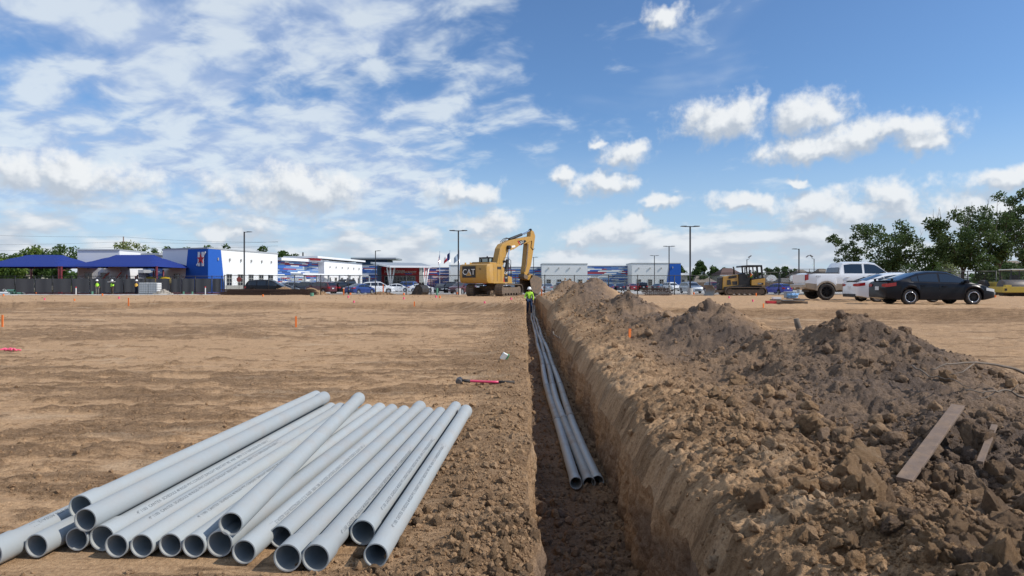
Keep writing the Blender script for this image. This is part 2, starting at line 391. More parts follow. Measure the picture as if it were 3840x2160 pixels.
def soil_mat():
    m = bpy.data.materials.new('soil'); m.use_nodes = True; t = NT(m.node_tree); b = m.node_tree.nodes['Principled BSDF']
    co = t.new('ShaderNodeTexCoord').outputs['Object']
    at = t.new('ShaderNodeAttribute'); at.attribute_name = 'loose'; lo = at.outputs['Fac']
    ag = t.new('ShaderNodeAttribute'); ag.attribute_name = 'grey'; gr = ag.outputs['Fac']
    n1 = t.noise(co, .8, 4, .6); n2 = t.noise(co, 6, 5, .65); n3 = t.noise(co, 45, 5, .7)
    st = t.noise(t.vec('MULTIPLY', co, (1.2, 5.5, 1)), 1.3, 5, .65)
    st2 = t.noise(t.vec('MULTIPLY', co, (2.2, 12, 1)), 1.6, 4, .65)
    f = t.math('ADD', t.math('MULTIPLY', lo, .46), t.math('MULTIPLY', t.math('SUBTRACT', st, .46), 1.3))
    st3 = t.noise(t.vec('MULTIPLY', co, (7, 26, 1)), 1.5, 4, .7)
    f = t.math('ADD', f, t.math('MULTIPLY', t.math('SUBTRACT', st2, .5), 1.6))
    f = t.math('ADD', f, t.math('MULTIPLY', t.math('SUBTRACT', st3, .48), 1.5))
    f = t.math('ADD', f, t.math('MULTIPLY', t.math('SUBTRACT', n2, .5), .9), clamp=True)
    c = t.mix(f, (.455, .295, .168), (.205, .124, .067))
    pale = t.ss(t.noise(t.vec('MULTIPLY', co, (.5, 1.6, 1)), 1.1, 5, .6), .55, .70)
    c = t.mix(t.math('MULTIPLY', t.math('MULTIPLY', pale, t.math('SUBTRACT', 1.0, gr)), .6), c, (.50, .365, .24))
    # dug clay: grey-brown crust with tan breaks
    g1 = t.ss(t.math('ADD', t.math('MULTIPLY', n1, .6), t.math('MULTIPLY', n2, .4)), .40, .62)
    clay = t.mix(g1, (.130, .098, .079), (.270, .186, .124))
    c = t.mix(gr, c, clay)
    c = t.mix(t.ss(n3, .35, .75), t.mix(1.0, c, (1.12, 1.12, 1.12), 'MULTIPLY'), t.mix(1.0, c, (.68, .64, .60), 'MULTIPLY'))  # fine dark specks painted into the soil colour as small clod shadows
    t.l.new(c, b.inputs['Base Color']); b.inputs['Roughness'].default_value = .95; b.inputs['Specular IOR Level'].default_value = .15
    hb = t.math('ADD', t.math('MULTIPLY', t.noise(co, 38, 6, .7), 1.0), t.math('MULTIPLY', t.noise(co, 150, 3, .6), .35))
    bn = t.new('ShaderNodeBump'); bn.inputs['Strength'].default_value = .9
    t.put(bn.inputs['Distance'], t.math('ADD', .020, t.math('MULTIPLY', lo, .035)))
    t.l.new(hb, bn.inputs['Height']); t.l.new(bn.outputs[0], b.inputs['Normal'])
    return m
SOILM = soil_mat()
def attr(me, name, vals):
    a = me.attributes.new(name, 'FLOAT', 'POINT'); a.data.foreach_set('value', np.asarray(vals, np.float32).ravel())
def sheet(name, X, Y, Z, loose, grey, flip=False, smooth=True):
    nr, nc = X.shape; V = np.stack([X, Y, Z], -1).reshape(-1, 3)
    i = np.arange(nr - 1)[:, None] * nc + np.arange(nc - 1)[None, :]
    q = np.stack([i, i + 1, i + nc + 1, i + nc], -1).reshape(-1, 4)
    if flip: q = q[:, ::-1]
    me = fast_mesh(name, V, q, smooth); attr(me, 'loose', loose); attr(me, 'grey', grey)
    return link(name, me, SOILM)
yy = np.concatenate([np.arange(1990, 1100, -7.), np.arange(1100, 600, -3.2), np.arange(600, 35.4, -1.9)])
ROWS = np.concatenate([np.arange(-9, 1.55, .45), 3185 / yy, [92.0]])
def wide(Y): return np.maximum(Y, 3.2)
# worked earth, left of the trench
sc_ = np.concatenate([np.linspace(0, .95, 470), np.linspace(.96, 1.5, 60)])
Yg = np.repeat(ROWS[:, None], len(sc_), 1); Xg = XL(Yg) - sc_[None, :] * wide(Yg)
Zg = h_left(Xg, Yg)
def pad_loose(X, Y, lo):
    g = base(X, Y); sl = np.abs(np.gradient(g, axis=0) / np.maximum(np.gradient(Y, axis=0), 1e-4)); cut = sst(sl, .06, .2); pd = sst(g, .15, .3) * (1 - cut)
    return np.clip(lo * (1 - .75 * pd) - .25 * pd + .7 * cut, -.4, 1.2)
rm_ = rough_mask(Xg, Yg)
ground = struct(sheet('ground', Xg, Yg, Zg, pad_loose(Xg, Yg, rm_), .10 * rm_, flip=True))
tag(ground, 'tan graded building site soil with scraped streaks, left of the trench')
# spoil side, right of the trench
sc_ = np.concatenate([np.linspace(0, .90, 480), np.linspace(.91, 1.5, 60)])
Yg = np.repeat(ROWS[:, None], len(sc_), 1); Xg = XR(Yg) + sc_[None, :] * wide(Yg)
Zg = h_right(Xg, Yg); Sg = spoil(Xg, Yg); ug = Xg - XR(Yg)
gy = Sg * np.clip(sst(ug, .4, 1.5 + 1.4 * fbm(Xg * .8, Yg * .8, 3, 2)) * (.62 + .9 * fbm(Xg * .5, Yg * .5, 3, 4)), 0, 1)
lo_r = np.maximum(Sg * (.15 + .5 * sst(ug, .3, 1.2)), pad_loose(Xg, Yg, np.maximum(sst(fbm(Xg * .8, Yg * 3.4, 5, 3, .6) + .6 * (fbm(Xg * .2, Yg * .5, 2, 1) - .5), .46, .58), .2)))
bank = struct(sheet('spoil_bank', Xg, Yg, Zg, lo_r, gy))
tag(bank, 'long bank of dug-out clay heaped along the right of the trench')
# the trench: floor, walls, end
TY = ROWS[(ROWS > -4) & (ROWS < 57.5)]; FLZ = -.78
def floor_z(X, Y): return FLZ + .07 * (fbm(X * 3, Y * 2.2, 3, 2) - .5) + .07 * (fbm(X * 11, Y * 9, 3, 1, .6) - .5) + sst(Y, 50, 57.5) * .9
c_ = np.linspace(-.06, 1.06, 70)[None, :]; a, b_ = XL(TY)[:, None], XR(TY)[:, None]
X = a + (b_ - a) * c_; Y = np.repeat(TY[:, None], c_.shape[1], 1)
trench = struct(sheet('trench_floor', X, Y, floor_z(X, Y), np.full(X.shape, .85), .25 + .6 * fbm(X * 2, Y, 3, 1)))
tag(trench, 'rough shaded clay floor of the cable trench')
v_ = np.linspace(0, 1, 46)[None, :]
def wall(name, xe, sgn, ztop, label):
    Y = np.repeat(TY[:, None], v_.shape[1], 1); x0 = xe(TY)[:, None]
    zt = ztop(xe(TY), TY)[:, None]; Z = (FLZ - .10) + (zt - FLZ + .10) * v_
    dent = .055 * (fbm(Y * 3.0, Z * 1.2, 3, 4) - .5) + .03 * (vn(Y * 14 + Z * 5, Z * 2.0, 1) - .5) + .02 * (vn(Y * 30, Z * 30, 2) - .5)
    X = x0 + sgn * (dent * 1.8 * np.minimum(1, (1 - v_) * 6) - (.05 if sgn > 0 else .0) * (1 - v_) ** 1.5 + .04 * (1 - v_) * np.sin(Y * .9) * .5)
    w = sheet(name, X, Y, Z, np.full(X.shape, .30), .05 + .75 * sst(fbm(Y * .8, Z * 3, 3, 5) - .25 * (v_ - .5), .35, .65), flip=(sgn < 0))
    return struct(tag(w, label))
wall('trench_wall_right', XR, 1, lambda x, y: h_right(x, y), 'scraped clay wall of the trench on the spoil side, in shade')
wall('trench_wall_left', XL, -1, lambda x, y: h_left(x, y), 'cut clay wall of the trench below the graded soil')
# far ground to the horizon and the paved lot
fg = MB().add([(-5000, 89, -.19), (5000, 89, -.19), (5000, 7000, -.19), (-5000, 7000, -.19)], [(0, 1, 2, 3)])
GRASS = pmat('dry_grass', (.15, .16, .065), .95, var=.35, scale=.35, spec=.1)
struct(tag(fg.build('far_ground', GRASS), 'flat grassy ground reaching to the horizon'))
sub = MB().add([(-5000, -5000, -1.6), (5000, -5000, -1.6), (5000, 89, -1.6), (-5000, 89, -1.6)], [(0, 1, 2, 3)])
struct(tag(sub.build('subsoil', pmat('subsoil', SOIL, .95, var=.2)), 'soil beneath the site'))
CONC = pmat('concrete', (.46, .44, .41), .85, var=.12, scale=1.2, bump=.003, spec=.2)
lot = MB()
lot.add([(WX(1150, 87), 87, -.155), (110, 87, -.155), (110, 148, -.155), (WX(1000, 148), 148, -.155)], [(0, 1, 2, 3)])
LOT = struct(tag(lot.build('parking_lot', pmat('lot_concrete', (.42, .41, .39), .9, var=.10, scale=.5, spec=.2)), 'pale concrete parking lot in front of the school'))
# painted bay lines on the lot
WHITEP = pmat('line_paint', (.75, .75, .72), .7, var=.06)
bl = MB()
for k in range(26):
    x = -24 + k * 2.8
    bl.add([(x, 92, -.149), (x + .12, 92, -.149), (x + .12, 97, -.149), (x, 97, -.149)], [(0, 1, 2, 3)])
    bl.add([(x, 118, -.149), (x + .12, 118, -.149), (x + .12, 123, -.149), (x, 123, -.149)], [(0, 1, 2, 3)])
bl.build('bay_line', WHITEP, LOT)['kind'] = 'stuff'
kb = MB().b2((WX(1150, 86.8), 86.6, -.30), (110, 86.95, .0)); struct(tag(kb.build('kerb', CONC), 'low concrete kerb along the near side of the parking lot'))
# grey gravel apron and red safety surface by the play yard
gx = np.linspace(WX(-60, 70), WX(800, 70), 120); gyy = np.linspace(62, 76, 50); X, Y = np.meshgrid(gx, gyy)
edge = np.minimum(1, np.minimum((Y - 62) / 2, 1)); keep = sst(fbm(X * .25, Y * .6, 4, 2) + (Y - 69) * .06, .42, .5)
ap = sheet('gravel_apron', X, Y, h_left(X, Y, False) - .03 + .06 * keep + .03 * (vn(X * 6, Y * 6, 1) - .5) * keep, X * 0 + .3, X * 0)
ap.data.materials.clear(); ap.data.materials.append(pmat('gravel', (.42, .40, .37), .95, var=.3, scale=5, bump=.02, spec=.1)); struct(tag(ap, 'grey gravel spread in front of the screened play yard fence'))
pg = MB().add([(WX(-200, 80), 80.5, .0), (WX(860, 80), 80.5, .0), (WX(790, 108), 108, .0), (WX(-200, 108), 108, .0)], [(0, 1, 2, 3)])
struct(tag(pg.build('play_surface', pmat('red_rubber', (.10, .028, .03), .9, var=.15)), 'dark red rubber surface of the play yard'))
pc = MB().b2((WX(-200, 79.5), 79.6, -.3), (WX(880, 79.5), 79.9, .10)); struct(tag(pc.build('play_kerb', MATS['red_rubber']), 'red kerb running below the screened fence'))

# ------------------------------------------------------------------ clods
def ico(sub):
    t = (1 + 5 ** .5) / 2
    v = [(-1, t, 0), (1, t, 0), (-1, -t, 0), (1, -t, 0), (0, -1, t), (0, 1, t), (0, -1, -t), (0, 1, -t), (t, 0, -1), (t, 0, 1), (-t, 0, -1), (-t, 0, 1)]
    f = [(0, 11, 5), (0, 5, 1), (0, 1, 7), (0, 7, 10), (0, 10, 11), (1, 5, 9), (5, 11, 4), (11, 10, 2), (10, 7, 6), (7, 1, 8),
         (3, 9, 4), (3, 4, 2), (3, 2, 6), (3, 6, 8), (3, 8, 9), (4, 9, 5), (2, 4, 11), (6, 2, 10), (8, 6, 7), (9, 8, 1)]
    v = [np.array(p) / np.linalg.norm(p) for p in v]
    for _ in range(sub):
        c = {}; g = []
        def mid(a, b):
            k = (min(a, b), max(a, b))
            if k not in c:
                m = v[a] + v[b]; v.append(m / np.linalg.norm(m)); c[k] = len(v) - 1
            return c[k]
        for a, b, d in f:
            x, y, z = mid(a, b), mid(b, d), mid(d, a); g += [(a, x, z), (b, y, x), (d, z, y), (x, y, z)]
        f = g
    return np.array(v), np.array(f)
ICO = [ico(k) for k in range(5)]
def clod_shape(sub, seed, cuts=7, lump=.16):
    r = np.random.default_rng(seed); v, f = ICO[sub]; v = v.copy()
    d = np.ones(len(v))
    for k in range(10):
        w = r.normal(size=3) * r.uniform(1.2, 2.2 + 2.2 * min(sub, 4)); d += lump / (1 + .4 * k) * np.sin(v @ w * 1.6 + r.uniform(0, 6.3))
    v = v * d[:, None]
    for k in range(cuts):
        n = r.normal(size=3); n /= np.linalg.norm(n); o = r.uniform(.50, .85); e = np.maximum(0, v @ n - o); v -= e[:, None] * n * .85
    if sub >= 3: v *= (1 + .05 * r.normal(size=len(v)))[:, None]
    return v * np.array([1.15, 1.0, .85]), f
def rotm(n):
    q = rng.normal(size=(n, 4)); q /= np.linalg.norm(q, axis=1)[:, None]; w, x, y, z = q.T
    return np.stack([1 - 2 * (y * y + z * z), 2 * (x * y - z * w), 2 * (x * z + y * w), 2 * (x * y + z * w), 1 - 2 * (x * x + z * z), 2 * (y * z - x * w),
                     2 * (x * z - y * w), 2 * (y * z + x * w), 1 - 2 * (x * x + y * y)], -1).reshape(n, 3, 3)
def scatter(name, P, r, sub, parent, grey, nv=8, kind='stuff', loose=.6):
    Vs, Fs, G = [], [], []; off = 0; which = rng.integers(0, nv, len(P)); Rm = rotm(len(P))
    for k in range(nv):
        v, f = clod_shape(sub, 100 + k + 50 * sub); ix = np.where(which == k)[0]
        if not len(ix): continue
        q = np.einsum('nij,vj->nvi', Rm[ix], v) * r[ix][:, None, None] + P[ix][:, None, :]
        Vs.append(q.reshape(-1, 3)); Fs.append((f[None] + (off + np.arange(len(ix)) * len(v))[:, None, None]).reshape(-1, 3)); G.append(np.repeat(grey[ix], len(v)))
        off += len(ix) * len(v)
    me = fast_mesh(name, np.concatenate(Vs), np.concatenate(Fs), sub >= 2); g = np.concatenate(G); attr(me, 'loose', g * 0 + loose); attr(me, 'grey', g)
    o = link(name, me, SOILM, parent); o['kind'] = kind; return o
# spoil side
N = 42000
y_ = 3185 / rng.uniform(55, 1500, N); u_ = rng.uniform(0, 1, N) ** 1.1 * .85 * np.maximum(y_, 2.4); x_ = XR(y_) + .03 + u_
S_ = spoil(x_, y_); k_ = rng.random(N) < S_ * (.16 + .84 * sst(u_, .12, .7)) * np.clip(2.4 * fbm(x_ * 1.0, y_ * 1.0, 3, 6) - .5, .15, 1); x_, y_, u_ = x_[k_], y_[k_], u_[k_]
r_ = np.clip(.0056 * (1 - rng.random(len(x_))) ** -.53, 0, .06) * (.7 + .5 * sst(u_, .2, 1.2)); r_ = np.maximum(r_, .00125 * y_) * (1 + .5 * sst(y_, 9, 16))
z_ = h_right(x_, y_) + r_ * .25
P = np.stack([x_, y_, z_], -1); gr_ = np.clip(sst(u_, .4, 2.4) * (.3 + .9 * fbm(x_ * .7, y_ * .7, 3, 4)) + rng.normal(0, .18, len(x_)), 0, 1)
order = np.argsort(-r_ / y_); big, rest = order[:300], order[300:]
mid, tiny, dust_ = rest[:2400], rest[2400:7500], rest[7500:]
scatter('loose_clods', P[mid], r_[mid], 2, bank, gr_[mid], 10); scatter('loose_crumbs', P[tiny], r_[tiny], 1, bank, gr_[tiny], 10); scatter('loose_grit', P[dust_], r_[dust_], 0, bank, gr_[dust_], 10)
CM = []
for k in range(14):
    v, f = clod_shape(3, 500 + k, 8, .15); me = fast_mesh('clod', v, f, True); me.materials.append(SOILM)
    attr(me, 'loose', np.full(len(v), .30)); attr(me, 'grey', np.full(len(v), (.1, .35, .6, .85)[k % 4])); CM.append(me)
def clod(p, r, parent, seed=None, stretch=(1, 1, 1), tone=None):
    me = CM[random.randrange(14) if seed is None else seed % 14]
    o = bpy.data.objects.new('clod', me); COL.objects.link(o); o.parent = parent; o.location = p
    o.rotation_euler = [random.uniform(0, 6.3) for _ in range(3)] if stretch == (1, 1, 1) else (0, 0, random.uniform(-.4, .4)); o.scale = tuple(r * s for s in stretch)
    return o
SPOT = []   # the large clods that can be told apart in the photograph
for px, py, w, s in ((3053, 1645, 122, 4), (3240, 1770, 125, 8), (3175, 1812, 140, 0), (3281, 1885, 130, 12), (3010, 1848, 66, 8), (2850, 1925, 112, 1),
                     (2945, 1965, 58, 8), (3330, 1960, 110, 5), (3430, 1970, 62, 2), (3660, 1870, 110, 1), (3740, 1930, 110, 2), (3680, 1760, 150, 3),
                     (3590, 2040, 110, 1), (3180, 2080, 88, 4), (3025, 2040, 66, 0), (3500, 2110, 90, 4), (3760, 2130, 170, 0), (3790, 1990, 110, 6),
                     (3200, 2020, 70, 2), (2925, 1700, 55, 4), (2560, 1690, 50, 1), (2450, 1710, 60, 5), (2830, 2090, 60, 0), (2980, 1900, 50, 1),
                     (3400, 1260, 60, 7), (2760, 1385, 70, 0), (3640, 2090, 100, 6), (3560, 1385, 60, 1), (2680, 1490, 56, 4), (2900, 1480, 60, 3)):
    Y = 5.0
    for _ in range(30): Y = (CAMZ - float(h_right(WX(px, Y), Y))) * F / (py - HOR) if py > HOR + 40 else Y
    SPOT.append((px, py, w, s, Y))
for i in big[:270]: clod(P[i], r_[i] * .85, bank)
for px, py, w, s, Y in SPOT:
    r = w / 2 * Y / F; x = WX(px, Y); clod((x, Y + r * .3, float(h_right(x, Y)) + r * .45), r * .95, bank, s)
# left side: crumbs along the trench edge and over the field
N = 9000
y_ = 3185 / rng.uniform(60, 1400, N); u_ = rng.exponential(.34, N) * (1 + .05 * y_); x_ = XL(y_) - .02 - u_
r_ = np.clip(.0042 * (1 - rng.random(N)) ** -.50, 0, .035); r_ = np.maximum(r_, .00075 * y_) * (1 - .35 * sst(u_, .4, 2)); k_ = u_ < .25 + .3 * y_
P1_ = np.stack([x_, y_, h_left(x_, y_) + r_ * .3], -1)[k_]; r1 = r_[k_]
N = 14000
y_ = 3185 / rng.uniform(45, 1400, N); x_ = XL(y_) - rng.uniform(.1, .95, N) * np.maximum(y_, 2.6)
k_ = rng.random(N) < .06 + .6 * rough_mask(x_, y_); x_, y_ = x_[k_], y_[k_]; N = len(x_)
r_ = np.clip(.0036 * (1 - rng.random(N)) ** -.48, 0, .020); r_ = np.maximum(r_, .0007 * y_)
inp = (x_ > -2.5) & (x_ < -.5) & (y_ > 2.95) & (y_ < 6.6); x_, y_, r_ = x_[~inp], y_[~inp], r_[~inp]
P2_ = np.stack([x_, y_, h_left(x_, y_) + r_ * .25], -1)
Pn = np.concatenate([P1_, P2_]); rn = np.concatenate([r1, r_]); rel = rn / Pn[:, 1]; order = np.argsort(-rel)
top, rest = order[:120], order[120:]
scatter('loose_crumbs', Pn[rest], rn[rest], 1, ground, np.clip(rng.normal(.03, .08, len(rest)), 0, 1), 8, loose=.45)
for i in top: clod(Pn[i], rn[i] * .9, ground, random.choice((0, 1, 4, 5, 8, 9, 12)))
# crumbs on the trench floor
N = 2200; y_ = 3185 / rng.uniform(80, 700, N); x_ = XL(y_) + rng.random(N) * (XR(y_) - XL(y_)); r_ = np.maximum(np.clip(.009 * (1 - rng.random(N)) ** -.5, 0, .05), .0012 * y_)
scatter('loose_crumbs', np.stack([x_, y_, floor_z(x_, y_) + r_ * .2], -1), r_, 1, trench, np.clip(rng.normal(.5, .2, N), 0, 1), 8)

# ------------------------------------------------------------------ helpers to stand things on the ground
def gz(x, y):
    y = float(y); x = float(x)
    if y > 90: return -.155
    return float(h_right(x, y, False) if x > XR(y) else h_left(x, y, False))
def ground_at(px, py, lo=2.0, hi=110.0):
    """nearest depth at which the line of sight meets the ground"""
    Y = np.geomspace(lo, hi, 900); X = WX(px, Y); Z = np.where(X > XR(Y), h_right(X, Y, False), h_left(X, Y, False)); Z = np.where(Y > 90, -.155, Z)
    k = np.where(WZ(py, Y) - Z <= 0)[0]
    return float(Y[k[0]]) if len(k) else hi

# ------------------------------------------------------------------ stacked conduit pipes
RO, RI, RB, RBI = .0560, .0505, .0630, .0570
PIPEM = pmat('grey_pvc', (.338, .364, .370), .45, var=.08, scale=3.5, dust=.22, spec=.4, orand=.07)
PIPED = pmat('grey_pvc_dusty', (.315, .325, .315), .5, var=.08, scale=3.0, dust=.45, spec=.35, orand=.07)
INK = pmat('black_ink', (.11, .12, .13), .6, var=.1)
PROF = lambda L, near, far: ([(RB, 0), (RB, .125), (RO, .155)] if near else [(RO, 0)]) + ([(RO, L - .155), (RB, L - .125), (RB, L), (RBI, L), (RBI, L - .125), (RI, L - .14)] if far else [(RO, L), (RI, L)]) + ([(RI, .14), (RBI, .125), (RBI, 0)] if near else [(RI, 0)])
_pm = {}
def pipe_mesh(L, near, far, n=30):
    k = (round(L, 2), near, far, n)
    if k not in _pm:
        _pm[k] = MB().lathe(PROF(L, near, far), n, 'Y', close=True).mesh('conduit_pipe')
        me = _pm[k]; me.polygons.foreach_set('use_smooth', [True] * len(me.polygons))
        me.set_sharp_from_angle(angle=R(40))
    return _pm[k]
_txt = text_data('4" 1103  CANTEX  SCHEDULE 40 RIGID PVC CONDUIT SUNLIGHT RESISTANT 90C WIRE  NEMA TC-2 Y103PA522226 0755 A52EA12 \u2016\u2016\u2016', .026, 0, 'LEFT')
_tx = np.array([v.co for v in _txt.vertices])
_tf = [tuple(p.vertices) for p in _txt.polygons]
_tm = {}
def print_mesh(phi, flip):
    k = (phi, flip)
    if k not in _tm:
        a = R(phi); r = RO + .0006; x = _tx[:, 0] * 1.05; y = _tx[:, 1]; s = -1 if flip else 1
        an = a + s * -y / r; yy_ = (x if not flip else x.max() - x)
        V = np.stack([r * np.sin(an), yy_ + .22, r * np.cos(an)], -1)
        me = bpy.data.meshes.new('printing'); me.from_pydata(V.tolist(), [], _tf); me.materials.append(INK); _tm[k] = me
    return _tm[k]
LP = 3.35
# near x, near y, far x, layer, bell at near / far end, print angle, mirrored
STACK = [(-2.385, 2.98, -2.17, 0, 1, 0, 20, 1, 'leftmost grey conduit pipe, its bell end cut off by the frame edge'),
         (-2.250, 3.09, -2.045, 0, 0, 1, None, 0, 'second grey conduit pipe from the left of the stack, open plain end towards us'),
         (-2.112, 3.17, -1.925, 0, 0, 1, None, 0, 'grey conduit pipe tucked under the two top left pipes'),
         (-1.990, 3.17, -1.805, 0, 1, 0, 38, 0, 'grey conduit pipe with bell end just right of the top left pair'),
         (-1.872, 3.09, -1.690, 0, 0, 1, 25, 0, 'grey conduit pipe with plain end, second right of the top left pair'),
         (-1.752, 3.09, -1.575, 0, 0, 1, None, 0, 'scuffed grey conduit pipe, third right of the top left pair'),
         (-1.622, 3.10, -1.425, 0, 0, 0, 15, 0, 'grey conduit pipe with long black printing left of the crossing pipe'),
         (-1.506, 3.09, -1.302, 0, 0, 1, None, 0, 'unprinted grey conduit pipe directly left of the crossing pipe mouth'),
         (-1.388, 3.10, -1.182, 0, 1, 0, None, 0, 'grey conduit pipe whose mouth lies under the crossing pipe'),
         (-1.240, 3.02, -1.050, 0, 0, 0, 42, 1, 'grey conduit pipe with plain end just right of the crossing pipe mouth'),
         (-1.134, 3.20, -0.922, 0, 0, 1, None, 0, 'grey conduit pipe set back behind the wide bell mouths'),
         (-1.012, 2.94, -0.806, 0, 1, 0, None, 0, 'grey conduit pipe with wide bell mouth, nearest to us, left one of two'),
         (-0.884, 2.94, -0.690, 0, 1, 0, 58, 0, 'grey conduit pipe with wide printed bell mouth, right one of the nearest two'),
         (-0.741, 3.24, -0.568, 0, 1, 0, 45, 0, 'second grey conduit pipe from the right, its bell mouth half hidden'),
         (-0.622, 2.98, -0.447, 0, 0, 1, 28, 0, 'rightmost grey conduit pipe of the stack, beside the loose soil'),
         (-2.200, 3.33, -2.000, 1, 1, 0, None, 0, 'upper left grey conduit pipe with bell mouth lying on top of the stack'),
         (-2.058, 3.15, -1.868, 1, 0, 1, None, 0, 'grey conduit pipe with plain mouth on top of the stack, right one of the pair'),
         (-1.335, 3.10, -1.515, 1, 0, 1, None, 0, 'grey conduit pipe lying askew across the top of the stack')]
for k, (x0, y0, x1, lay, nb, fb, phi, fl, lab) in enumerate(STACK):
    o = link('conduit_pipe', pipe_mesh(LP, nb, fb), PIPED if k in (5, 10) else PIPEM)
    zz = RO + .004 + (.100 if lay else 0) + (.006 if nb and not lay else 0)
    o.location = (x0, y0, zz); o.rotation_euler = (R(.12) if fb and not nb else (R(-.1) if nb else 0), random.uniform(-.3, .3) if phi is None else 0, -math.atan2(x1 - x0, LP))
    tag(o, lab, 'pipe', 'grey conduit pipes stacked beside the trench')
    if phi is not None: link('printing', print_mesh(phi, fl), None, o)

# ------------------------------------------------------------------ conduit runs laid in the trench
RUN = [(6.5, .655), (9.0, .655), (11.35, .662), (13.2, .69), (20, .828), (24.6, .90), (30, 1.0), (36, 1.09), (40, 1.17), (46, 1.36), (54.5, 1.62)]
def run_x(y, k):
    xs = np.interp(y, [p[0] for p in RUN], [p[1] for p in RUN])
    return float(xs + k * (.122 + .012 * math.sin(y * .35 + k)) + .012 * math.sin(y * .8 + 2 * k))
for k, nm in enumerate(('left', 'middle', 'right')):
    th = thing('conduit_run', f'{nm} one of three grey conduit runs laid on the trench floor', 'conduit', (run_x(6.6, k), 6.6, FLZ), 0, 'conduit runs in the trench')
    y = 6.58 + .05 * k
    while y < 54:
        y2 = y + 3.05; n = 22 if y < 20 else 12; pts = [(run_x(y + (y2 - y) * i / 6, k), y + (y2 - y) * i / 6) for i in range(7)]
        m = MB(); prof = [(RB, 0), (RB, .12), (RO, .15)]
        P = []
        for (r, d) in [(RBI, .12), (RBI, 0), (RB, 0), (RB, .13), (RO, .16), (RO, .8), (RO, 1.4), (RO, 2.0), (RO, 2.6), (RO, 3.07)]:
            yy2 = y + d; xx = run_x(yy2, k); zz = FLZ + .075 + .02 * math.sin(yy2 * .5 + k) + float(sst(yy2, 50, 57)) * .5
            P.append([(xx + r * math.cos(2 * math.pi * q / n) - th.location.x, yy2 - th.location.y, zz + r * math.sin(2 * math.pi * q / n) - FLZ) for q in range(n + 1)])
        m.grid(P); o = m.build('pipe_section', PIPED if (k + int(y)) % 2 else PIPEM, th, auto=R(40)); y = y2

# ------------------------------------------------------------------ foreground bits
Yh = 8.25; hz = gz(WX(1820, Yh), Yh) + .035
h = thing('sledgehammer', 'sledgehammer with dark steel head and pink handle lying on soil', 'hammer', (WX(1722, Yh), Yh, hz))
m = MB().lathe([(0, -.085), (.034, -.085), (.043, -.07), (.043, -.03), (.036, -.02), (.036, .02), (.043, .03), (.043, .07), (.034, .085), (0, .085)], 8, 'Y', (0, 0, .012))
m.build('head', pmat('hammer_steel', (.09, .09, .095), .45, .7, var=.3, dust=.3), h, bevel=.004)
m = MB().tube([(.0, 0, .012), (.12, .0, .01), (.40, -.01, .0), (.52, -.015, -.002)], [.016, .017, .016, .017], 10); m.build('handle', pmat('pink_fibreglass', (.62, .05, .13), .35, var=.1, dust=.15), h, smooth=True)
m = MB().tube([(.03, 0, .012), (.14, -.001, .0095)], .020, 10); m.build('collar', pmat('black_rubber', (.02, .02, .02), .7, dust=.25), h, smooth=True)
m = MB().tube([(.50, -.014, -.001), (.70, -.02, -.004)], [.019, .021], 10); m.build('grip', MATS['black_rubber'], h, smooth=True)
Yc = 11.0; c = thing('litter_carton', 'small crumpled white and green carton lying left of the trench', 'carton', (WX(1890, Yc), Yc, gz(WX(1890, Yc), Yc)), .3)
m = MB(); m.box((0, 0, .055), (.085, .06, .12), 0, .3, .5); m.build('box', pmat('white_card', (.72, .73, .70), .6, var=.05, dust=.2), c, bevel=.004)
m = MB(); m.box((.05, -.01, .035), (.012, .064, .124), 0, .3, .5); m.build('stripe', pmat('green_card', (.06, .36, .14), .6), c)
# timber on the spoil bank
WOOD = pmat('weathered_board', (.17, .12, .09), .9, var=.45, scale=14, bump=.004, dust=.55)
p, q = Vector((2.28, 3.80, 0)), Vector((3.38, 4.95, 0))
p.z = gz(p.x, p.y); q.z = gz(q.x, q.y)
lift = max(float(h_right(p.x + (q.x - p.x) * t, p.y + (q.y - p.y) * t)) - (p.z + (q.z - p.z) * t) for t in np.linspace(.2, 1, 12)) + .02
p.z += lift - .02; q.z += lift + .02
m = MB().beam(p - p, q - p, .085, .024, up=(.3, .25, 1)); o = m.build('board', WOOD, bevel=.003); o.location = p
tag(o, 'long weathered board lying on the spoil bank near the right edge', 'board')
p2, q2 = Vector((2.90, 4.05, 0)), Vector((3.36, 4.55, 0)); p2.z = gz(p2.x, p2.y) + .09; q2.z = gz(q2.x, q2.y) + .09
m = MB().beam((0, 0, 0), q2 - p2, .035, .02); o = m.build('board', WOOD, bevel=.002); o.location = p2; tag(o, 'short splintered strip of wood beside the long board', 'board')
BARK = pmat('dead_bark', (.16, .125, .095), .9, var=.35, scale=14, bump=.004)
a = W(2990, 1195, 10.6); b = W(3024, 1262, 10.6); b.z = gz(b.x, b.y) - .1; o = MB().tube([(a - b) * t + Vector((.02 * math.sin(t * 5), 0, 0)) for t in (0, .3, .6, .85, 1)], [.055, .052, .05, .046, .040], 9).build('log', BARK, smooth=True)
o.location = b; tag(o, 'broken grey log sticking up between two spoil heaps', 'log')
def branch(pts, r, label, side=()):
    pts = [W(x, y, Y) for x, y, Y in pts]
    fine = []
    for i in range(len(pts) - 1):
        for t in (0, .25, .5, .75): fine.append(pts[i].lerp(pts[i + 1], t) + Vector((random.uniform(-.012, .012), random.uniform(-.02, .02), random.uniform(-.012, .012))))
    fine.append(pts[-1]); b0 = fine[0].copy(); m = MB()
    m.tube([p - b0 for p in fine], [r * (1 - .7 * i / len(fine)) for i in range(len(fine))], 6)
    for sp in side:
        q = [W(x, y, Y) - b0 for x, y, Y in sp]; m.tube(q, [r * .45, r * .3, r * .18][:len(q)], 5)
    o = m.build('branch', BARK, smooth=True); o.location = b0; tag(o, label, 'branch', 'dead branches on the spoil bank')
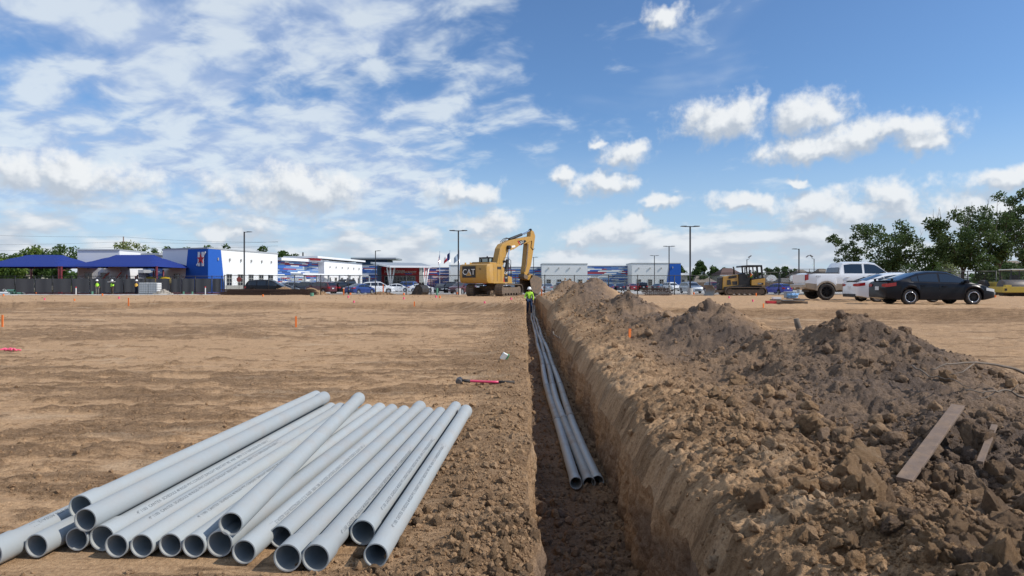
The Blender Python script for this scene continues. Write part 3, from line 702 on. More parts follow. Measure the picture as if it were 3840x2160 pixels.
branch([(3860, 1402, 6.6), (3760, 1372, 6.5), (3660, 1357, 6.3), (3560, 1362, 6.1), (3490, 1385, 6.0)], .016, 'thick dead branch arching from the right edge over the spoil heap', [[(3660, 1357, 6.3), (3610, 1395, 6.1), (3560, 1405, 6.0)]])
branch([(3860, 1500, 5.2), (3770, 1462, 5.2), (3700, 1470, 5.1), (3600, 1458, 5.1)], .010, 'thin dead branch lying just above the board at right edge', [[(3740, 1466, 5.15), (3700, 1490, 5.1), (3640, 1500, 5.0)], [(3790, 1470, 5.2), (3820, 1440, 5.2)]])
branch([(3420, 1370, 6.6), (3480, 1412, 6.3), (3560, 1420, 6.1), (3640, 1452, 5.8)], .009, 'slender dead stick running down the front of the near heap')
branch([(2935, 1298, 8.6), (2950, 1345, 8.4), (2962, 1395, 8.2)], .008, 'pale upright twig between the two nearer heaps')
branch([(2072, 1245, 9.9), (2085, 1262, 9.6), (2104, 1270, 9.4)], .010, 'short bent root poking out of the trench lip')

# ------------------------------------------------------------------ cars
GLASS = pmat('car_glass', (.012, .016, .020), .06, var=.1, spec=.9, coat=.4)
TYRE = pmat('tyre', (.022, .022, .023), .85, var=.2, scale=20, dust=.25)
RIMS = pmat('alloy', (.55, .56, .58), .3, .9, var=.05)
RIMB = pmat('black_alloy', (.02, .02, .022), .35, .6, var=.1)
BLACKP = pmat('black_plastic', (.02, .02, .021), .6, var=.15, scale=10, dust=.15)
CHROME = pmat('chrome', (.75, .76, .78), .15, 1.0, var=.03)
TAILM = pmat('tail_lens', (.38, .012, .015), .18, var=.1, coat=.6)
HEADM = pmat('head_lens', (.62, .66, .70), .12, var=.1, coat=.8, metal=.3)
PLATE = pmat('number_plate', (.68, .70, .72), .5, var=.08, scale=30)
def paint(name, c, metal=.25, dust=.06): return pmat('paint_' + name, c, .30, metal, var=.04, scale=2, coat=.9 if max(c) > .03 else .22, dust=dust, spec=.5 if max(c) > .03 else .15)
PT = {'black': paint('black', (.006, .007, .011), .1, .02), 'white': paint('white', (.78, .79, .80), 0), 'silver': paint('silver', (.40, .43, .46), .6), 'blue': paint('blue', (.018, .055, .23), .3),
      'navy': paint('navy', (.015, .022, .05)), 'maroon': paint('maroon', (.10, .012, .018)), 'grey': paint('grey', (.11, .125, .14), .5), 'red': paint('red', (.33, .015, .02)), 'jeep': paint('jeep', (.01, .09, .40), 0),
      'cobalt': paint('cobalt', (.018, .03, .30), .2), 'tan': paint('tan', (.36, .29, .21), .2)}
def ip(pts, x): return float(np.interp(x, [p[0] for p in pts], [p[1] for p in pts]))
CARS = {
 'sedan': dict(L=4.65, w=.90, clr=.20, R=.325, wx=(-1.36, 1.34), belt=[(-2.33, .74), (-2.27, .98), (-2.1, 1.035), (-1.7, 1.04), (-1.0, .985), (0, .945), (.9, .94), (1.15, .955), (1.7, .87), (2.1, .74), (2.27, .62), (2.33, .52)],
      roof=[(-1.92, 1.03), (-1.45, 1.20), (-.95, 1.37), (-.45, 1.455), (.0, 1.465), (.35, 1.43), (.8, 1.24), (1.38, .93)], side=[(-1.30, -1.02), (-.98, -.15), (-.07, 1.02)], tum=.34),
 'suv': dict(L=4.8, w=.95, clr=.26, R=.37, wx=(-1.42, 1.40), belt=[(-2.40, .75), (-2.36, 1.05), (-2.2, 1.12), (0, 1.08), (1.0, 1.08), (1.3, 1.10), (1.9, 1.04), (2.25, .90), (2.36, .72), (2.40, .6)],
      roof=[(-2.36, 1.10), (-2.2, 1.40), (-1.95, 1.64), (-1.5, 1.72), (0, 1.76), (.35, 1.72), (.75, 1.48), (1.42, 1.08)], side=[(-2.05, -1.2), (-1.12, -.15), (-.07, 1.0)], tum=.24),
 'van': dict(L=5.1, w=.98, clr=.20, R=.345, wx=(-1.5, 1.55), belt=[(-2.54, .7), (-2.5, 1.0), (-2.3, 1.08), (0, 1.03), (1.2, 1.02), (1.6, 1.02), (2.2, .86), (2.48, .68), (2.54, .5)],
      roof=[(-2.48, 1.05), (-2.3, 1.42), (-2.0, 1.68), (-1.4, 1.75), (0, 1.76), (.5, 1.69), (1.0, 1.42), (1.8, 1.0)], side=[(-2.1, -1.15), (-1.05, -.05), (.05, 1.2)], tum=.24),
 'hatch': dict(L=4.3, w=.89, clr=.20, R=.32, wx=(-1.28, 1.30), belt=[(-2.15, .74), (-2.11, .96), (-1.95, 1.02), (-1.0, .98), (0, .95), (1.0, .95), (1.15, .96), (1.75, .84), (2.05, .70), (2.15, .52)],
      roof=[(-2.08, 1.0), (-1.8, 1.28), (-1.45, 1.42), (-.5, 1.48), (.1, 1.45), (.5, 1.33), (1.3, .95)], side=[(-1.75, -1.1), (-1.03, -.15), (-.07, .95)], tum=.30),
 'truck': dict(L=5.9, w=1.0, clr=.52, R=.44, wx=(-1.85, 1.82), belt=[(-2.96, 1.0), (-2.93, 1.40), (-2.8, 1.46), (-1.05, 1.46), (-.95, 1.42), (1.2, 1.40), (1.5, 1.43), (2.3, 1.40), (2.75, 1.28), (2.9, 1.05), (2.96, .8)],
      roof=[(-1.12, 1.46), (-1.02, 1.85), (-.9, 2.06), (-.5, 2.12), (.5, 2.12), (.85, 2.06), (1.15, 1.82), (1.62, 1.42)], side=[(-.85, .12), (.24, 1.38)], tum=.20),
 'jeep': dict(L=4.4, w=.94, clr=.36, R=.41, wx=(-1.35, 1.38), belt=[(-2.2, .8), (-2.18, 1.16), (-2.1, 1.2), (0, 1.18), (.9, 1.18), (1.0, 1.2), (2.0, 1.12), (2.15, 1.0), (2.2, .7)],
      roof=[(-2.15, 1.2), (-2.1, 1.78), (-1.9, 1.84), (.3, 1.84), (.5, 1.78), (.9, 1.2)], side=[(-2.0, -1.05), (-.98, -.1), (0, .62)], tum=.14)}
_wheels = {}
def wheel_meshes(Rw, wd, big):
    k = (round(Rw, 3), wd, big)
    if k not in _wheels:
        n = 28 if big else 16; ri = Rw * .66
        ty = MB().lathe([(ri, -wd / 2), (Rw * .90, -wd / 2), (Rw * .98, -wd * .38), (Rw, -wd * .2), (Rw, wd * .2), (Rw * .98, wd * .38), (Rw * .90, wd / 2), (ri, wd / 2)], n, 'Y', close=True).mesh('tyre', True)
        rm = MB(); rm.lathe([(ri * 1.005, -wd * .48), (ri * .94, -wd * .5), (ri * .90, -wd * .40), (ri * .88, wd * .3), (ri * 1.0, wd * .3)], n, 'Y')
        rm.lathe([(ri * .16, -wd * .44), (ri * .2, -wd * .36), (.0, -wd * .36)], 10, 'Y'); rm.lathe([(.0, -wd * .44), (ri * .16, -wd * .44)], 10, 'Y')
        ns = 8 if big else 5
        for i in range(ns):
            a = 2 * math.pi * i / ns
            for da in ((-.13, .13) if big else (0,)):
                rm.beam((math.cos(a) * ri * .14, -wd * .40, math.sin(a) * ri * .14), (math.cos(a + da) * ri * .93, -wd * .44, math.sin(a + da) * ri * .93), ri * (.09 if big else .24), wd * .10, up=(0, 1, 0))
        rm.lathe([(0, -wd * .1), (ri * .9, -wd * .1)], n, 'Y')
        _wheels[k] = (ty, rm.mesh('rim'))
    return _wheels[k]
def car(kind, col, loc, heading, label, name='parked_car', cat='car', near=False, group=None, rim=None, R_=None, wd=.22, lip=None, s=1.0, two=None, cladz=None):
    C = CARS[kind]; L, w0, tum = C['L'], C['w'], C['tum']; belt, roof = C['belt'], C['roof']; xa, xb = C['wx']; Rw = R_ or C['R']; clr = C['clr']
    th = thing(name, label, cat, loc, heading, group); th.scale = (s, s, s)
    Ra = Rw * 1.16; H = L / 2
    xs = set(np.linspace(-H + .02, H - .02, 40 if near else 20).tolist()) | {-H, H, -H + .05, H - .05, -H + .16, H - .16}
    for q in (xa, xb): xs |= {q + Ra * c for c in np.cos(np.linspace(0, math.pi, 15 if near else 9))} | {q - Ra - .015, q + Ra + .015}
    xs |= {p[0] for p in roof}; xs = sorted(x for x in xs if -H <= x <= H); xs = [x for i, x in enumerate(xs) if i == 0 or x - xs[i - 1] > .006]
    def wid(x): e = min(x + H, H - x); return w0 * (.80 + .20 * min(1, max(0, e) / .55) ** .45)
    def zb(x):
        e = min(x + H, H - x); z = clr + .10 * max(0, 1 - e / .5)
        for q in (xa, xb):
            if abs(x - q) < Ra: z = max(z, Rw + math.sqrt(Ra * Ra - (x - q) ** 2) * 1.0)
        return z
    def rf(x):
        return max(ip(belt, x), ip(roof, x) if roof[0][0] <= x <= roof[-1][0] else 0)
    def pt(x, t):
        """cabin side, t=0 sill, t=1 roof edge"""
        b, r, w = ip(belt, x), rf(x), wid(x); return (w * .955 - tum * (r - b) * t, b + (r - b - min(.05, (r - b) * .25)) * t)
    def sec(x):
        b, r, w, z0 = ip(belt, x), rf(x), wid(x), zb(x); y6, z6 = pt(x, 1.0); hi = b - z0
        flare = .03 if near and any(abs(x - q) < Ra for q in (xa, xb)) else 0.0
        return [(0, z0 + .02), (w * .90, z0 + .01), (w * .985 + flare, z0 + min(.04, hi * .1)), (w * 1.0 + flare, z0 + hi * .40), (w * .985, z0 + hi * .72), (w * .985, b - min(.06, hi * .15)), (w * .955, b), (y6, z6), (y6 * .88, r - .008 if r > b + .02 else b + .02), (y6 * .5, r + .015 + (.015 if r <= b + .02 else 0)), (0, r + .022 + (.02 if r <= b + .02 else 0))]
    P = []
    for x in xs:
        s_ = sec(x); P.append([(x, y, z) for y, z in s_] + [(x, -y, z) for y, z in s_[-2::-1]])
    m = MB(); m.grid(P); n = len(P[0]); base_ = 0
    m.f.append(tuple(range(n))); m.mi.append(0); m.f.append(tuple((len(P) - 1) * n + i for i in range(n))); m.mi.append(0)
    if cladz is not None or two:
        z_lim = cladz or 0
        for i, f in enumerate(m.f):
            if max(m.v[j][2] for j in f) <= z_lim + .001 or (sum(m.v[j][2] for j in f) / len(f) < z_lim): m.mi[i] = 1
    body = m.build('body', [PT[col], two or BLACKP], th, auto=R(32))
    e = .007
    def patch(x0, x1, t0, t1, sgn, nx=8, nt=3, off=e):
        return [[(x0 + (x1 - x0) * i / nx, sgn * (pt(x0 + (x1 - x0) * i / nx, t0 + (t1 - t0) * j / nt)[0] + off), pt(x0 + (x1 - x0) * i / nx, t0 + (t1 - t0) * j / nt)[1]) for j in range(nt + 1)] for i in range(nx + 1)]
    for (a, b) in C['side']:
        for sg in (-1, 1):
            MB().grid(patch(a, b, .10, .88, sg)).build('side_window', GLASS, th, smooth=True)
    def top(x0, x1, k, nm, nx=6):
        g = []
        for i in range(nx + 1):
            x = x0 + (x1 - x0) * i / nx; y6, z6 = pt(x, 1.0); r = rf(x); row = []
            for j in range(9):
                f = -1 + 2 * j / 8; row.append((x, f * k * y6, r + .024 + e - .03 * abs(f) ** 2.2))
            g.append(row)
        MB().grid(g).build(nm, GLASS, th, smooth=True)
    # windscreen and rear window follow the roof line where it slopes
    fr = [p for p in roof if p[0] > 0]; top(roof[-1][0] - .10, [p for p in roof if p[1] > ip(belt, p[0]) + .35][-1][0] - .08, .86, 'windscreen')
    if kind == 'sedan': top(roof[0][0] + .10, -.98, .84, 'rear_window')
    else:
        x0, x1 = roof[0][0], roof[1][0] if kind in ('truck', 'jeep') else roof[2][0]; g = []
        for i in range(6):
            x = x0 + (x1 - x0) * (.12 + .76 * i / 5); y6, z6 = pt(x, 1.0); z = rf(x)
            g.append([(x - .035, f * y6 * .84, z + .012) for f in (-1, -.5, 0, .5, 1)])
        MB().grid(g).build('rear_window', GLASS, th, smooth=True)
    # wheels
    ty, rm = wheel_meshes(Rw, wd, near); trk = w0 - wd * .5 - .01
    if near and kind == 'truck': trk = w0 - wd * .30
    for q in (xa, xb):
        for sg in (-1, 1):
            wl = bpy.data.objects.new('wheel', ty); COL.objects.link(wl); wl.parent = th; wl.location = (q, sg * trk, Rw)
            wl.rotation_euler = (0, random.uniform(0, 1), 0 if sg < 0 else math.pi)
            if not ty.materials: ty.materials.append(TYRE)
            rr = bpy.data.objects.new('rim', rm); COL.objects.link(rr); rr.parent = wl
            if not rm.materials: rm.materials.append(RIMS)
            rr.material_slots[0].link = 'OBJECT'; rr.material_slots[0].material = rim or RIMS
            if lip: MB().lathe([(Rw * .67, -wd * .49), (Rw * .665, -wd * .52), (Rw * .60, -wd * .50), (Rw * .60, -wd * .47)], 28, 'Y').build('rim_lip', lip, wl, smooth=True)
    # lamps, wrapped round the corners
    def lamp(nm, mat, end, z0f, z1f, ln, inner):
        for sg in (-1, 1):
            m = MB(); rows = []
            for i in range(5):
                x = end * (H - .03 - ln * (1 - i / 4)); w = wid(x) + .009; b = ip(belt, x); z0 = zb(x)
                rows.append([(x, sg * w * (.99), z0f + (z1f - z0f) * j / 2 + (.05 * (1 - i / 4) if end < 0 else .07 * (1 - i / 4))) for j in range(3)])
            xE = end * (H + .008); rows.append([(xE, sg * (wid(end * H) * .985), z0f + (z1f - z0f) * j / 2) for j in range(3)])
            rows.append([(xE + end * .004, sg * inner, z0f + (z1f - z0f) * (.15 + .7 * j / 2)) for j in range(3)])
            m.grid(rows).build(nm, mat, th, smooth=True)
    bz = ip(belt, -H + .06); fz = ip(belt, H - .06)
    if kind in ('truck',): lamp('tail_light', TAILM, -1, 1.08, 1.40, .14, w0 * .62); lamp('headlight', HEADM, 1, .95, 1.2, .25, w0 * .5)
    elif kind == 'sedan': lamp('tail_light', TAILM, -1, .78, .93, .34, w0 * .45); lamp('headlight', HEADM, 1, .56, .68, .42, w0 * .42)
    else: lamp('tail_light', TAILM, -1, bz - .26, bz - .04, .22, w0 * .55); lamp('headlight', HEADM, 1, fz - .18, fz - .04, .30, w0 * .45)
    # grille, plates, mirrors, handles
    MB().box((H + .006, 0, (clr + fz) / 2 + .02), (.02, w0 * .95, (fz - clr) * .34)).build('grille', BLACKP, th, bevel=.006)
    MB().box((-H - .008, 0, .72 if kind == 'sedan' else (.80 if kind != 'truck' else .72)), (.014, .31, .16)).build('number_plate', PLATE, th)
    xm = [p for p in roof][-1][0] - .42
    for sg in (-1, 1):
        y, z = pt(xm, .06); m = MB(); m.box((xm, sg * (y + .13), z + .06), (.14, .20, .14)); m.box((xm, sg * (y + .02), z + .02), (.06, .10, .04)); m.build('mirror', PT[col] if col == 'black' or not near else BLACKP, th, bevel=.02)
    if near:
        for a, b in C['side'][-2:]:
            for sg in (-1, 1):
                x = a + .16; m = MB().box((x, sg * (wid(x) + .012), ip(belt, x) - .14), (.20, .035, .035)); m.build('door_handle', PT[col], th, bevel=.01)
        for sg in (-1, 1):
            for a, b in C['side'][-2:]:
                m = MB().box((b + .03, sg * (wid(b) * .987 + .003), (zb(b) + ip(belt, b)) / 2 + .02), (.008, .006, (ip(belt, b) - zb(b)) * .72)); m.build('door_seam', BLACKP, th)
    return th

# the three vehicles standing on the pad
def onpad(px, Y): return (WX(px, Y), Y, gz(WX(px, Y), Y))
sd = car('sedan', 'black', onpad(3487, 29.2), R(-1.5), 'glossy black sedan with small rear spoiler parked nearest on the pad', near=True, rim=RIMB, lip=CHROME, R_=.345, wd=.23)
m = MB()
m.prism([(-2.20, 1.13), (-1.92, 1.15), (-1.90, 1.165), (-2.22, 1.15)], -.78, .78); m.box((-2.05, .70, 1.085), (.10, .03, .12)); m.box((-2.05, -.70, 1.085), (.10, .03, .12)); m.build('spoiler', PT['black'], sd, bevel=.004)
wc = car('sedan', 'white', onpad(3360, 33.0), R(-2), 'white sedan parked between the black sedan and the white pickup', near=True, rim=RIMS, s=1.0, wd=.23)
MB().prism([(-2.30, 1.05), (-2.06, 1.055), (-2.06, 1.075), (-2.32, 1.07)], -.7, .7).build('lip_spoiler', BLACKP, wc)
MB().box((-2.31, 0, .33), (.08, 1.3, .16)).build('diffuser', BLACKP, wc, bevel=.02)
tx, ty_, tz = onpad(3196, 37.0)
tr = car('truck', 'white', (tx, ty_, tz), R(-3), 'lifted white pickup truck with tan lower trim and black wheels', 'pickup_truck', 'pickup', near=True, rim=RIMB, R_=.46, wd=.30, two=PT['tan'], cladz=.80)
MB().b2((-2.9, -.94, 1.465), (-1.12, -.88, 1.52)).build('bed_rail', BLACKP, tr, bevel=.01); MB().b2((-2.9, .88, 1.465), (-1.12, .94, 1.52)).build('bed_rail', BLACKP, tr, bevel=.01)
m = MB(); m.b2((-3.12, -.95, .68), (-2.94, .95, .86)); m.b2((-3.2, -.06, .58), (-2.9, .06, .68)); m.build('rear_bumper', PT['tan'], tr, bevel=.03)
MB().b2((-2.985, -.86, .95), (-2.962, .86, 1.42)).build('tailgate', PT['white'], tr, bevel=.01)
for q in (-1.85, 1.82):
    for sg in (-1, 1):
        pr = [(q + .60 * math.cos(a), .46 + .60 * math.sin(a)) for a in np.linspace(.12, math.pi - .12, 12)] + [(q + .50 * math.cos(a), .46 + .52 * math.sin(a)) for a in np.linspace(math.pi - .12, .12, 12)]
        MB().prism(pr, sg * .985, sg * 1.05).build('wheel_flare', PT['tan'], tr)
text_obj('badge', '4X4', .16, pmat('badge_grey', (.35, .35, .36), .4, .5), Matrix.Translation((-2.3, -1.012, 1.30)) @ Matrix.Rotation(R(90), 4, 'X'), tr, .002)
MB().b2((-2.6, -.5, .44), (2.6, .5, .62)).build('chassis', BLACKP, tr)

# parked cars: (centre px, depth, kind, colour, heading deg, label)
PARK = [
 (1008, 76.5, 'van', 'black', 2, 'black minivan behind the rebar cages at the left end of the lot'),
 (1062, 88, 'sedan', 'grey', 20, 'grey sedan half hidden behind the nose of the black minivan'),
 (1092, 97, 'suv', 'silver', 160, 'silver wagon just right of the black minivan'),
 (1146, 95, 'suv', 'navy', 150, 'dark navy suv beside the silver wagon'),
 (1203, 93, 'suv', 'maroon', 150, 'dark maroon suv in the row left of the blue sedan'),
 (1252, 95, 'suv', 'black', 140, 'black suv right of the maroon one, tail lamps showing'),
 (1300, 97, 'truck', 'black', 140, 'black pickup truck behind the blue sedan'),
 (1352, 89.5, 'sedan', 'blue', 62, 'blue sedan seen from behind beside an orange stake'),
 (1418, 97, 'suv', 'white', 18, 'white suv parked right of the blue sedan'),
 (1490, 115, 'sedan', 'white', 8, 'white sedan below the red entrance wall'),
 (1520, 122, 'jeep', 'jeep', 160, 'bright blue boxy off-roader behind the white sedan'),
 (1580, 110, 'sedan', 'white', 10, 'white sedan right behind the loose excavator bucket'),
 (1655, 106, 'sedan', 'black', -95, 'black sedan facing us right of the flagpoles'),
 (1692, 106, 'suv', 'black', -88, 'tall black suv facing us left of the excavator'),
 (1735, 93, 'suv', 'maroon', -120, 'burgundy suv next to the lamp post by the excavator'),
 (1798, 104, 'sedan', 'white', -90, 'white sedan seen under the excavator body'),
 (1880, 104, 'suv', 'white', -90, 'white suv behind the right track of the excavator'),
 (1932, 104, 'sedan', 'grey', 70, 'grey sedan right of the excavator tracks'),
 (1958, 108, 'suv', 'black', 85, 'black suv behind the hanging excavator bucket'),
 (2024, 125, 'sedan', 'white', 95, 'white sedan just right of the hanging excavator bucket'),
 (2054, 118, 'sedan', 'silver', 88, 'silver sedan by a fence post left of the heaps'),
 (2100, 130, 'suv', 'grey', 88, 'grey suv mostly hidden by the farthest heap'),
 (2286, 128, 'sedan', 'blue', 80, 'dark blue car by the heaps under the striped wall'),
 (2320, 130, 'sedan', 'navy', 90, 'dark sedan under the striped wall next to a red one'),
 (2371, 132, 'sedan', 'red', 90, 'red sedan seen from behind under the right white wall'),
 (2405, 133, 'suv', 'black', 90, 'black suv right of the red sedan'),
 (2469, 136, 'sedan', 'grey', 60, 'dark grey sedan left of the blue corner wall'),
 (2498, 140, 'suv', 'maroon', 90, 'maroon car partly behind the white suv at the blue corner'),
 (2518, 131, 'suv', 'white', -80, 'white suv facing us before the blue corner wall'),
 (2590, 100, 'suv', 'silver', -80, 'silver suv facing us beside the concrete lamp base'),
 (2678, 103, 'suv', 'maroon', -85, 'dark red suv between the fence post and the bulldozer'),
 (2915, 92, 'hatch', 'cobalt', 108, 'cobalt blue hatchback behind the lone fence post near the pickup'),
]
for px, Y, k, c, hd, lab in PARK:
    x = WX(px, Y); z = -.155 if Y > 87 else gz(x, Y)
    car(k, c, (x, Y, z), R(hd), lab, 'pickup_truck' if k == 'truck' else 'parked_car', 'pickup' if k == 'truck' else 'car', group='cars on the school parking lot')

# ------------------------------------------------------------------ machines
CATY = pmat('machine_yellow', (.44, .245, .042), .45, var=.12, scale=3, coat=.15, dust=.38)
CATY2 = pmat('roller_yellow', (.52, .38, .05), .5, var=.12, scale=4, dust=.35)
STEEL = pmat('worn_steel', (.20, .19, .18), .5, .6, var=.3, scale=5, dust=.55)
MUD = pmat('muddy_steel', (.13, .10, .075), .85, .1, var=.35, scale=7, bump=.01, dust=.6)
DECAL = pmat('decal_black', (.012, .012, .013), .4, var=.1)
DWHITE = pmat('decal_white', (.75, .75, .73), .5, var=.05)
DRED = pmat('decal_red', (.55, .03, .03), .5)
HOSE = pmat('black_hose', (.015, .015, .016), .5, var=.2)
EX = Vector((-1.35, 51.0, 0)); EX.z = gz(EX.x, EX.y) + .02; TH = R(36); sx_, sy_ = math.sin(TH), math.cos(TH)
def ex(rx, ry):
    """photo crop point -> (forward, up) in the machine's own mid plane"""
    px, py = 1660 + .2484 * rx, 820 + .2484 * ry; k = (px - 1920) / F; s = (k * EX.y - EX.x) / (sx_ - k * sy_)
    return (s, WZ(py, EX.y + s * sy_) - EX.z)
exc = thing('excavator', 'large yellow tracked excavator digging at the far end of the trench', 'excavator', EX, R(54))
def track(parent, L, Hh, wdt, y, pitch, mat, name='track', rot=0.0, dx=0.0):
    """closed loop of shoes round two end wheels, with a muddy frame between"""
    r = Hh / 2; st = L - Hh; per = 2 * st + 2 * math.pi * r; n = int(per / pitch); Mx = Matrix.Rotation(rot, 4, 'Z')
    t = bpy.data.objects.new(name, None); COL.objects.link(t); t.parent = parent; t.matrix_local = Mx @ Matrix.Translation((dx, y, 0))
    shoe = MB(); shoe.box((0, 0, 0), (pitch * .94, wdt, .05)); shoe.box((pitch * .32, 0, .035), (.025, wdt, .05)); shoe.box((-pitch * .32, 0, .03), (.02, wdt, .035)); me = shoe.mesh('track_shoe'); me.materials.append(mat)
    for i in range(n):
        d = per * i / n
        if d < st: x, z, a = -st / 2 + d, Hh, 0
        elif d < st + math.pi * r: q = (d - st) / r; x, z, a = st / 2 + r * math.sin(q), r + r * math.cos(q), q
        elif d < 2 * st + math.pi * r: x, z, a = st / 2 - (d - st - math.pi * r), 0, math.pi
        else: q = (d - 2 * st - math.pi * r) / r; x, z, a = -st / 2 - r * math.sin(q), r - r * math.cos(q), math.pi + q
        o = bpy.data.objects.new('track_shoe', me); COL.objects.link(o); o.parent = t; o.location = (x, 0, z * .94 + .03); o.rotation_euler = (0, a, 0)
    m = MB(); m.box((0, 0, r), (st * 1.0, wdt * .55, Hh * .5)); m.build('track_frame', mat, t, bevel=.03)
    for xx in (-st / 2, st / 2):
        m = MB().lathe([(.0, -wdt * .32), (r * .55, -wdt * .32), (r * .8, -wdt * .2), (r * .82, wdt * .2), (r * .55, wdt * .32), (0, wdt * .32)], 18, 'Y', (xx, 0, r)); m.build('end_wheel', mat, t)
    for k in range(6):
        xx = -st / 2 + st * (k + .5) / 6; MB().lathe([(0, -wdt * .30), (.11, -.26 * wdt), (.11, wdt * .26), (0, wdt * .30)], 12, 'Y', (xx, 0, .19)).build('roller', mat, t)
    return t
UR = R(14)
track(exc, 4.3, .92, .62, 1.19, .20, MUD, rot=UR, dx=.1); track(exc, 4.3, .92, .62, -1.19, .20, MUD, rot=UR, dx=.1)
m = MB(Matrix.Rotation(UR, 4, 'Z')); m.box((.1, 0, .62), (1.6, 2.0, .36)); m.lathe([(.62, .78), (.66, .80), (.66, 1.02), (.6, 1.04)], 24, 'Z'); m.build('undercarriage', MUD, exc, bevel=.03)
# upper structure
m = MB(); pr = [(-2.55, 1.02), (-2.70, 1.16), (-2.76, 1.45), (-2.76, 2.20), (-2.68, 2.38), (-2.45, 2.44), (-1.92, 2.44), (-1.92, 1.02)]
P = []
for y, ins in ((-1.36, .26), (-1.30, .08), (-1.05, 0), (0, -.05), (1.05, 0), (1.30, .08), (1.36, .26)):
    P.append([(x + (ins if x < -2.2 else 0), y, z - (.05 if abs(y) > 1.33 and z > 2 else 0)) for x, z in pr])
m.grid(P); n = len(pr); m.f.append(tuple(range(n))); m.mi.append(0); m.f.append(tuple(6 * n + i for i in range(n))); m.mi.append(0)
cw = m.build('counterweight', CATY, exc, auto=R(40))
m = MB(); m.prism([(-1.90, 1.06), (-1.90, 2.42), (-.95, 2.42), (-.62, 2.16), (-.55, 2.12), (-.55, 1.06)], -1.352, -.42); sb = m.build('side_housing', CATY, exc, bevel=.03)
for x in (-1.45, -.98): MB().box((x, -1.357, 1.7), (.02, .012, 1.1)).build('door_seam', DECAL, exc)
MB().box((-1.2, -1.358, 2.15), (.5, .012, .2)).build('vent', BLACKP, exc)
m = MB(); m.prism([(-.55, 1.06), (-.55, 2.10), (-.10, 2.05), (-.10, 1.06)], -1.352, -.45); m.build('front_housing', DECAL, exc, bevel=.02)
m = MB(); m.prism([(-.10, 1.06), (-.10, 1.55), (.40, 1.50), (.45, 1.42), (.45, 1.06)], -1.352, -.45); m.build('tool_box', CATY, exc, bevel=.03)
m = MB(); m.b2((-1.92, -1.37, .98), (.48, 1.36, 1.09)); m.b2((.40, -.4, 1.0), (1.2, 1.3, 1.1)); m.build('deck', CATY, exc, bevel=.02)
m = MB(); m.b2((-1.9, -.42, 1.09), (-.35, 1.34, 2.36)); m.b2((-1.8, -.9, 2.40), (-.9, .9, 2.58)); m.build('engine_hood', CATY, exc, bevel=.05)
MB().b2((-1.75, -.85, 2.44), (-.85, .85, 2.62)).build('hood_grille', BLACKP, exc, bevel=.03)
m = MB().tube([(-1.1, .45, 2.5), (-1.1, .45, 2.86), (-1.18, .45, 2.95)], .07, 10); m.build('exhaust', BLACKP, exc, smooth=True)
for yy in (1.0, .5):
    m = MB(); m.box((-2.35, yy, 2.50), (.16, .05, .14)); m.build('lifting_eye', CATY, exc, bevel=.02)
# cab
cab = MB()
cx0, cx1, cy0, cy1, cz0, cz1 = -.30, 1.55, .36, 1.34, 1.09, 3.05
for x in (cx0 + .05, .7, cx1 - .05):
    for y in (cy0 + .05, cy1 - .05): cab.b2((x - .05, y - .05, cz0), (x + .05, y + .05, cz1))
cab.b2((cx0, cy0, cz1 - .10), (cx1, cy1, cz1)); cab.b2((cx0, cy0, cz0), (cx1, cy1, 1.95)); cab.b2((.2, .6, 1.9), (.7, 1.1, 2.6)); cabo = cab.build('cab', DECAL, exc, bevel=.025)
for a, b in (((cx0 - .004, cy0 + .11, 1.98), (cx0 + .006, cy1 - .11, cz1 - .12)), ((cx0 + .11, cy0 - .004, 1.98), (.63, cy0 + .006, cz1 - .12)), ((.77, cy0 - .004, 1.98), (cx1 - .11, cy0 + .006, cz1 - .12)), ((cx1 - .006, cy0 + .1, 1.3), (cx1 + .004, cy1 - .1, cz1 - .12)), ((cx0 + .11, cy1 - .006, 1.98), (.63, cy1 + .004, cz1 - .12))):
    MB().b2(a, b).build('window', pmat('cab_glass', (.30, .40, .40), .08, var=.05, spec=.8), cabo)
MB().tube([(-.6, -.9, 2.4), (-.6, -.9, 3.55)], .008, 5).build('antenna', HOSE, exc)
MB().tube([(.42, -1.25, 1.5), (.42, -1.25, 2.75), (.05, -1.25, 2.95), (-.45, -1.25, 2.95), (-.5, -1.25, 2.1)], .022, 6).build('handrail', HOSE, exc, smooth=True)
MB().tube([(.40, -1.30, 1.1), (.42, -1.30, 1.9), (.20, -1.30, 2.5), (-.1, -1.3, 2.6)], .022, 6).build('handrail', HOSE, exc, smooth=True)
MB().box((-.35, -1.2, 2.66), (.06, .26, .18), .4).build('mirror', BLACKP, exc, bevel=.02)
# boom, stick, bucket: side outlines in the machine's mid plane
def plate(name, pts, y0, y1, mat, bev=.03, par=None): return MB().prism([ex(*p) for p in pts], y0, y1).build(name, mat, par or exc, bevel=bev)
BOOM = [(770, 740), (795, 610), (828, 450), (865, 388), (990, 325), (1110, 300), (1265, 272), (1308, 280), (1318, 330), (1240, 368), (1130, 402), (1060, 450), (968, 490), (938, 515), (905, 605), (858, 745)]
boom = plate('boom', BOOM, -.26, .26, CATY)
stick = plate('stick', [(1318, 176), (1350, 196), (1370, 265), (1347, 440), (1307, 700), (1272, 800), (1242, 858), (1207, 845), (1202, 810), (1220, 700), (1240, 500), (1250, 380), (1292, 290), (1303, 210)], -.20, .20, CATY)
plate('stick_shadow_plate', [(1250, 385), (1268, 385), (1240, 700), (1218, 800), (1204, 800), (1222, 700), (1240, 500)], -.215, .215, MUD, .0, stick)  # dark strip standing in for shade along the stick's edge, no real plate
def rod(name, p, q, r, mat, y=0.0, par=None):
    a, b = ex(*p), ex(*q); return MB().tube([(a[0], y, a[1]), (b[0], y, b[1])], r, 12).build(name, mat, par or exc, auto=R(40))
